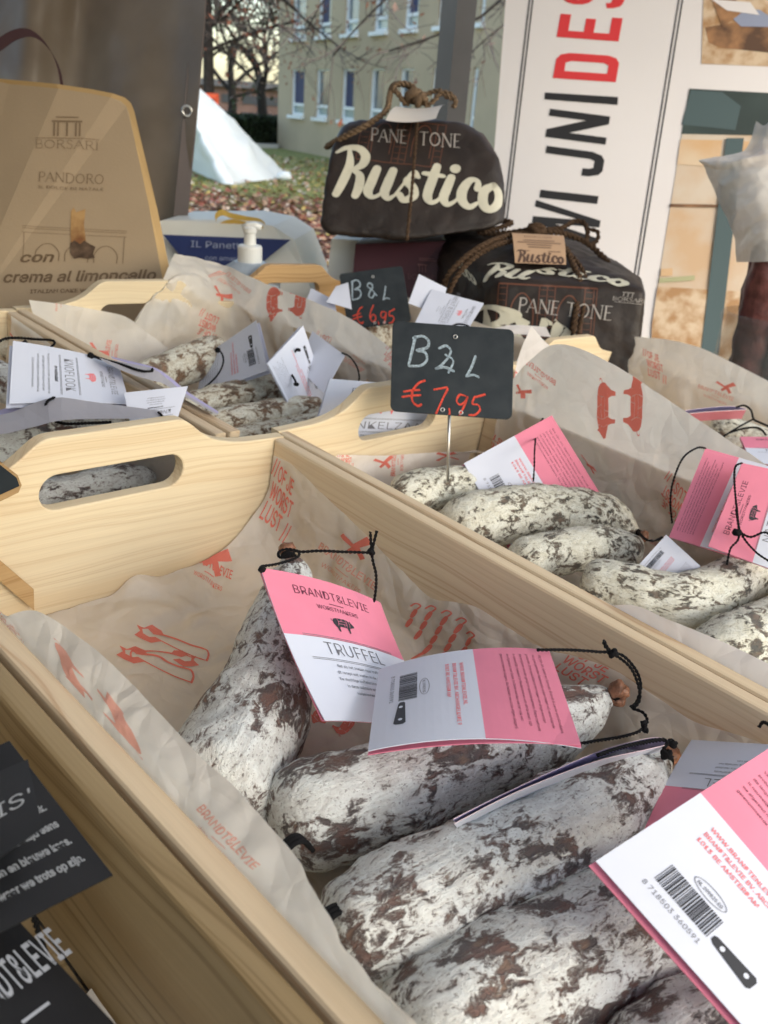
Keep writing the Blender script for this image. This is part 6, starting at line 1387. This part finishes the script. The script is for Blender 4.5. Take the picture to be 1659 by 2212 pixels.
for _ in range(34000):
    y = 5.5 + 22 * rnd.random() ** 1.3; x = rnd.uniform(-.42, .22) * y + rnd.gauss(0, .2)
    if y > 15.5 + 2*noise.noise(Vector((x*.3, y*.3, 0))) and rnd.random() < .62: continue
    leaf(V, Fc, mi, (x, y, .012 + .03 * rnd.random()), rnd.uniform(.035, .075), rnd.choices([0,1,2,3,4], [5,3.2,1.3,2.5,.8] if y < 16 else [1,2,1.2,.3,3])[0])
mesh('fallen_leaves', V, Fc, [M[k] for k in ('leafA','leafB','leafC','leafD','leafY')], fr=WF, base=(0,0,0), mi=mi, kind='stuff')

# building: wall plane through two points of its base line
g0, g1 = WG(599,319), WG(715,341)
ax = nrm((g1 - g0) * [1, 1, 0]); an = nrm(np.cross(ax, [0, 0, 1])); an = an if an.dot(C0 - g0) > 0 else -an

def onwall(px, py):
    r = WR @ cray(px, py); p = C0 + r * (an.dot(g0 - C0) / an.dot(r)); return (p - g0).dot(ax), p[2]
M['bwall'] = mat('buff_building_wall', (.50, .41, .28), .8, noise_amt=.12, noise_scale=.8, bump=.3, bump_scale=9)
M['bframe'] = mat('white_window_frame', (.80, .85, .86), .5); M['bpane'] = mat('window_glass', (.05, .065, .08), .12, spec=.9, noise_amt=.6, noise_scale=.8, col2=(.15, .19, .22)); M['bblue'] = mat('blue_blind', (.025, .035, .11), .6); M['bpanel'] = mat('lower_pane_glass', (.26, .36, .38), .15, spec=.8)
t = thing('office_building', 'buff three-storey building with rows of narrow white-framed windows', 'building', g0, fr=WF)
def wp(s, h, o_=0.0): return g0 * [1, 1, 0] + ax * s + an * o_ + np.array([0, 0, h])
z4 = lambda X, Y: (416.9 + .3968 * X, .3968 * Y)
wins = []
lowr = [(530,608,388,668),(662,742,380,672),(800,888,376,672),(952,1045,370,668),(1110,1206,362,664),(1284,1385,350,660),(1500,1560,345,655)]
for (a, b_, c_, d_) in lowr:
    s0_, h0_ = onwall(*z4(a, d_)); s1_, h1_ = onwall(*z4(b_, c_)); wins.append([s0_, s1_, h0_, h1_])
hb = np.median([w_[2] for w_ in wins]); ht = np.median([w_[3] for w_ in wins])
fl_h = None
up = [onwall(*z4(570, 210))[1], onwall(*z4(700, 198))[1], onwall(*z4(1350,150))[1]]; hb2 = np.median(up); ht2 = hb2 + (ht - hb)
xs_ = [(w_[0], w_[1]) for w_ in wins]; pitch = np.median(np.diff([w_[0] for w_ in wins])); wd_ = np.median([b_ - a for a, b_ in xs_])
xs_ += [(xs_[-1][0] + pitch * k, xs_[-1][0] + pitch * k + wd_) for k in range(1, 4)]
Lw = xs_[-1][1] + 6; Hw = ht2 + 4.5
# wall with real openings: strips between the windows
mb = MB(); dpth = .35
def wbx(s0_, s1_, h0_, h1_, o0=-dpth, o1=0.0):
    mb.obox(wp(s0_, h0_, o0), ax * (s1_ - s0_), an * (o1 - o0), np.array([0, 0, h1_ - h0_]))
for (h0_, h1_, hn) in ((0, hb, None), (hb, ht, 1), (ht, hb2, None), (hb2, ht2, 1), (ht2, Hw, None)):
    if hn is None: wbx(0, Lw, h0_, h1_)
    else:
        e0 = 0
        for a, b_ in xs_: wbx(e0, a, h0_, h1_); e0 = b_
        wbx(e0, Lw, h0_, h1_)
mb.obox(wp(0, 0, -dpth - .02), ax * .35, an * -9.0, np.array([0, 0, Hw]))
mb.obox(wp(.36, Hw, -dpth), ax * (Lw - .36), an * -9.0, np.array([0, 0, .3]))
mb.make('wall', M['bwall'], t, fr=WF)
for row, (h0_, h1_) in enumerate(((hb, ht), (hb2, ht2))):
    for k, (a, b_) in enumerate(xs_):
        mb = MB(); f_ = .085; hm = h0_ + (h1_ - h0_) * .21
        def fb(s0_, s1_, q0, q1): mb.obox(wp(s0_, q0, -.16), ax * (s1_ - s0_), an * .10, np.array([0, 0, q1 - q0]))
        fb(a, a + f_, h0_, h1_); fb(b_ - f_, b_, h0_, h1_); fb(a + f_, b_ - f_, h0_, h0_ + f_); fb(a + f_, b_ - f_, h1_ - f_ * .6, h1_); fb(a + f_, b_ - f_, hm, hm + f_)
        mb.obox(wp(a - .06, h0_ - .10, -.1), ax * (b_ - a + .12), an * .22, np.array([0, 0, .10])); 
        wn_ = mb.make('window', M['bframe'], t, fr=WF)
        for nm, q0, q1, mm in (('pane', hm + f_, h1_ - f_ * .6, 'bpane'), ('pane', h0_ + f_, hm, 'bpanel')):
            mesh(nm, [wp(a + f_, q0, -.13), wp(b_ - f_, q0, -.13), wp(b_ - f_, q1, -.13), wp(a + f_, q1, -.13)], [(0,1,2,3)], M[mm], wn_)
        if row == 0 and k in (0, 2, 5) or row == 1 and k in (1, 4): mesh('blind', [wp(a + f_, hm + f_, -.127), wp(a + f_ + (b_ - a)*(.5 if k else .8), hm + f_, -.127), wp(a + f_ + (b_ - a)*(.5 if k else .8), h1_ - f_, -.127), wp(a + f_, h1_ - f_, -.127)], [(0,1,2,3)], M['bblue'], wn_)
# hedge, kerb, far building
M['hedge'] = mat('dark_hedge_leaves', (.018, .030, .014), .8, noise_amt=.6, noise_scale=6)
def leafbox(name, label, cat, P0, P1, th, h, n, mts, size, kind=None):
    """a clipped hedge as a box of small leaves over a dark core"""
    d = P1 - P0; nn_ = nrm(np.cross(d, [0, 0, 1.])); V = []; Fc = []; mi = []
    for _ in range(n):
        p = P0 + d * rnd.random() + nn_ * rnd.uniform(-th/2, th/2) + np.array([0, 0, h * rnd.random() ** .7]); leaf(V, Fc, mi, p, size * rnd.uniform(.6, 1.3), rnd.randrange(len(mts)), flat=False)
    t = thing(name, label, cat, (P0 + P1) / 2, fr=WF)
    o_ = mesh('foliage', V, Fc, [M[m] for m in mts], t, mi=mi); o_['kind'] = 'stuff'
    mb = MB(); mb.obox(P0 - nn_ * th * .35, d, nn_ * th * .7, np.array([0, 0, h * .93])); mb.make('hedge_core', M['hedge'], t)
    return t
M['hedge2'] = mat('hedge_leaf_green', (.028, .05, .02), .7)
h0_, h1_ = WG(470,312), WG(598,316); hh_ = WD(540, 277, 1)[2]
dd = WG(535,314); rr_ = np.linalg.norm((dd - C0)); hz = (C0 + (WR @ cray(535,278)) * (dd[1] / (WR @ cray(535,278))[1]))[2]

leafbox('hedge', 'dark clipped hedge between the lawn and the far buildings', 'hedge', h0_ * [1,1,0], h1_ * [1,1,0], 1.0, hz * 1.75, 7000, ['hedge', 'hedge2'], .12)
mb = MB(); k0, k1 = WG(455,317) * [1,1,0], WG(600,321) * [1,1,0]; mb.obox(k0, k1 - k0, np.array([0, .3, 0]), np.array([0, 0, .14])); o = mb.make('kerb', mat('pale_kerb_stone', (.50, .52, .52), .7), fr=WF, kind='structure')
far = WG(500,292) * [1,1,0]; fy = min(far[1], 75); r_ = WR @ cray(500,230)
def atY(px, py, y): r = WR @ cray(px, py); return C0 + r * (y / r[1])
M['farwall'] = mat('far_brick_wall', (.16, .10, .085), .8, noise_amt=.3, noise_scale=.5); M['farwin'] = mat('far_dark_windows', (.04, .045, .055), .3); M['farroof'] = mat('far_grey_roof', (.10, .10, .11), .7)
t = thing('distant_building', 'low brown brick building far behind the hedge', 'building', (atY(500,300,78) * [1,1,0]), fr=WF)
A, B_ = atY(300,300,78), atY(606,300,78); zt_ = atY(500,188,78)[2]
mb = MB(); mb.box((A[0], 78, 0), (B_[0] + 1, 90, zt_)); mb.make('wall', M['farwall'], t)
mb = MB(); mb.box((A[0] - .5, 77.5, zt_), (B_[0] + 1.5, 90.5, zt_ + .5)); mb.make('roof', M['farroof'], t)
for k in range(7):
    for (pa, pb) in ((204, 222), (240, 258)):
        z0_, z1_ = atY(500, pb, 78)[2], atY(500, pa, 78)[2]; x0_ = A[0] + (B_[0] - A[0]) * (k + .15) / 7; mb = MB(); mb.box((x0_, 77.93, z0_), (x0_ + (B_[0] - A[0]) / 7 * .7, 78.05, z1_)); mb.make('window', M['farwin'], t)
# orange sign posts
M['orange'] = mat('orange_board', (.75, .11, .04), .5)
q = atY(452, 215, 24); t = thing('orange_board', 'orange and red board on two posts beyond the white tarpaulin', 'board', (q[0], 24, 0), fr=WF)
a, b_ = atY(436,200,24), atY(468,234,24); mb = MB(); mb.box((a[0], 24, atY(440,212,24)[2]), (b_[0], 24.08, a[2])); mb.make('panel', M['orange'], t)
for px in (438, 464):
    x_ = atY(px, 200, 24)[0]; mb = MB(); mb.box((x_ - .06, 24.09, 0), (x_ + .06, 24.2, a[2])); mb.make('post', M['orange'], t)
# white tarpaulin: side of a collapsed tent
M['tarp'] = mat('white_tarpaulin', (.82, .88, .90), .6, bump=.2, bump_scale=3, trans=.25)
yb = WG(540,392)[1]; 
apx = atY(318, 76, yb + .3); 
P = dict(bl=WG(408,345), b1=WG(476,398), b2=WG(590,390), bk=WG(300,330) + np.array([0, 2.5, 0]))
rows = [[tuple(TF.from_w(q_ * [1,1,1] + [0,0,.02])) for q_ in (P['bk'], WG(380,352), P['b1'], (P['b1']*.5+P['b2']*.5), P['b2'], P['b2'] + [.1, 1.6, 0])]]
ap = TF.from_w(apx)
for k in (.25, .5, .75, .985): rows.append([tuple(np.array(r) * (1 - k) + ap * k) for r in rows[0]])
t, _ = sheet('white_tarpaulin', 'bright white tarpaulin sloping to the leafy ground behind the plastic curtain', rows, 50, 40, 'tarp', None, crumple=.07, cs=1.8, seed=71, cat='tarpaulin')
bc_ = WG(592,388) + [0.1, 0, .08]; V = []; Fc = []
bm_ = bmesh.new(); bmesh.ops.create_icosphere(bm_, subdivisions=2, radius=.11)
Vb = [np.array(v.co) * [1.6, .8, .9] + bc_ + [.12,0,0] + np.array([noise.noise(Vector(v.co * 14))] * 3) * .035 for v in bm_.verts]; Fb_ = [tuple(v.index for v in f.verts) for f in bm_.faces]; bm_.free()
mesh('bunched_corner', TF.from_w(np.array(Vb)), Fb_, M['tarp'], t, smooth=True)
# trees
M['bark'] = mat('dark_bark', (.035, .028, .024), .9, noise_amt=.4, noise_scale=8); M['twig'] = mat('thin_twigs', (.11, .095, .088), .9)
M['leafO'] = mat('russet_tree_leaves', (.28, .10, .055), .7, trans=.3); M['leafO2'] = mat('faded_tree_leaves', (.30, .20, .16), .7, trans=.3); M['ivy'] = mat('ivy_leaves', (.05, .075, .035), .7)
MAXL = [3]
def grow(mbT, mbB, p, d, L, r, lvl, ends, rn, up_=.15, droop=0):
    n = 5; P = [p]; q = np.array(p, float); dd_ = nrm(d)
    for i in range(n):
        dd_ = nrm(dd_ + np.array([rn.gauss(0, .16), rn.gauss(0, .16), rn.gauss(up_ * .3, .12) - droop])); q = q + dd_ * L / n; P.append(q.copy())
    V, Fc = sweep(P, np.linspace(r, r * .55, n + 1), 6 if lvl < 2 else 3, cap=False); (mbB if lvl < 2 else mbT).add(V, Fc)
    ends.append(P[-1]); 
    if lvl >= MAXL[0]: return
    for k in range(rn.randint(3, 4)):
        f = rn.uniform(.35, 1); i = min(n, int(f * n)); a = nrm(np.cross(dd_, [rn.gauss(0,1) for _ in range(3)]))
        grow(mbT, mbB, P[i], nrm(dd_ * .75 + a * rn.uniform(.5, .95)), L * rn.uniform(.55, .75), max(r * .5, .006), lvl + 1, ends, rn, up_, droop)
def tree(label, base, trunk, limbs, leafs, seed, lmat=('leafO', 'leafO2'), ls=.06, group='bare autumn trees behind the stall', rtw=None):
    """trunk: list of points with radius; limbs: [(start, dir, length, radius)]"""
    rn = random.Random(seed); t = thing('autumn_tree', label, 'tree', base, fr=WF, group=group); mbT, mbB = MB(), MB(); ends = []
    P = crom(np.array(trunk), 14); V, Fc = sweep(P[:, :3], P[:, 3] * (.95 if seed == 3 else 1), 12); mbB.add(V, Fc)
    for L in limbs:
        if not isinstance(L[0][0], (list, tuple)): grow(mbT, mbB, np.array(L[0]), np.array(L[1]), L[2], L[3], 1, ends, rn)
        else:
            Q_ = crom(np.array(L[0]), 14); V, Fc = sweep(Q_, np.linspace(L[1], L[1] * .35, 14), 6); mbB.add(V, Fc)
            for i in range(2, 14):
                d_ = nrm(Q_[min(i+1, 13)] - Q_[i-1])
                for _ in range(L[3] if len(L) > 3 else 1): grow(mbT, mbB, Q_[i], nrm(d_ * .6 + np.array([rn.gauss(0,.6), rn.gauss(0,.6), rn.gauss(-.1,.6)])), L[2] * rn.uniform(.6, 1.1), L[1] * .35, 2, ends, rn, .05)
    o1 = mbB.make('trunk', M['bark'], t, smooth=True); o2 = mbT.make('twigs', M['twig'], t, kind='stuff')
    V = []; Fc = []; mi = []
    for _ in range(leafs):
        e = rn.choice(ends); leaf(V, Fc, mi, e + np.array([rn.gauss(0, .22) for _ in range(3)]), ls * rn.uniform(.6, 1.3), rn.randrange(len(lmat)), flat=False)
    if leafs: mesh('crown_leaves', V, Fc, [M[m] for m in lmat], t, mi=mi, kind='stuff')
def aY(px, py, y): return list(atY(px, py, y))
def r4(p, r): return [*p, r]
Y1 = 26.0; base = atY(452, 330, Y1) * [1,1,0]
tree('dark bare tree with a straight trunk nearest the plastic curtain', base, [r4(base, .22), r4(aY(451,240,Y1), .17), r4(aY(450,120,Y1), .155), r4(aY(447,20,Y1), .15), r4(aY(443,-200,Y1), .12)],
     [(aY(451,110,Y1), (.8,.2,.5), 2.6, .06), (aY(450,60,Y1), (.7,.1,.4), 2.8, .06), ([aY(450,60,Y1), aY(470,35,Y1), aY(495,5,Y1), aY(540,-60,Y1)], .09, 1.5, 2), ([aY(452,128,Y1), aY(475,108,Y1), aY(500,98,Y1), aY(530,80,Y1)], .045, 1.1, 2),
      ([aY(445,-80,Y1), aY(520,-60,Y1), aY(600,-10,Y1), aY(680,60,Y1), aY(745,110,Y1)], .06, 1.2, 2)], 900, 3)
Y2 = 40.0; base = atY(567, 300, Y2) * [1,1,0]
tree('ivy-covered tree with a leaning trunk left of the building', base, [r4(base, .26), r4(aY(566,230,Y2), .21), r4(aY(556,150,Y2), .15), r4(aY(530,110,Y2), .14), r4(aY(505,92,Y2), .08)],
     [([aY(566,200,Y2), aY(575,150,Y2), aY(570,90,Y2), aY(585,20,Y2)], .12, 2.4, 2), (aY(545,130,Y2), (-.6,.1,.8), 4.0, .08), (aY(565,190,Y2), (-.8,0,.5), 4.0, .08)], 1500, 8, ('ivy', 'leafO2', 'ivy', 'ivy'), .12)
Y3 = 44.0; base = atY(500, 290, Y3) * [1,1,0]
tree('russet leafy tree farther off between trunk and building', base, [r4(base, .25), r4(aY(502,220,Y3), .2), r4(aY(498,150,Y3), .14), r4(aY(500,90,Y3), .08)],
     [(aY(500,200,Y3), (-.7,0,.6), 4.6, .1), (aY(500,190,Y3), (.7,0,.6), 4.6, .1), (aY(500,150,Y3), (.2,.3,1), 4.2, .08), (aY(500,160,Y3), (-.3,-.3,1), 4.2, .08), (aY(501,210,Y3), (.9,-.1,.2), 4.0, .08)], 1300, 21, ('leafO', 'leafO2'), .12)
Y4 = 12.5; base = atY(1330, 300, Y4) * [1,1,0]
tree('bare tree whose drooping branches cross the building front', base, [r4(base, .2), r4(aY(1330,0,Y4), .16), r4(aY(1310,-250,Y4), .12), r4(aY(1300,-420,Y4), .1)],
     [([aY(1310,-250,Y4), aY(1200,-140,Y4), aY(1060,20,Y4), aY(960,70,Y4), aY(840,110,Y4)], .032, .8, 1), ([aY(1310,-300,Y4), aY(1100,-200,Y4), aY(900,-60,Y4), aY(780,50,Y4), aY(720,120,Y4)], .032, .8, 1), ([aY(1305,-350,Y4), aY(1000,-250,Y4), aY(800,-120,Y4), aY(700,0,Y4), aY(660,70,Y4)], .028, .8, 1), ([aY(1320,-100,Y4), aY(1180,0,Y4), aY(1080,60,Y4), aY(1000,130,Y4)], .024, .6, 1)], 90, 33, ls=.05)
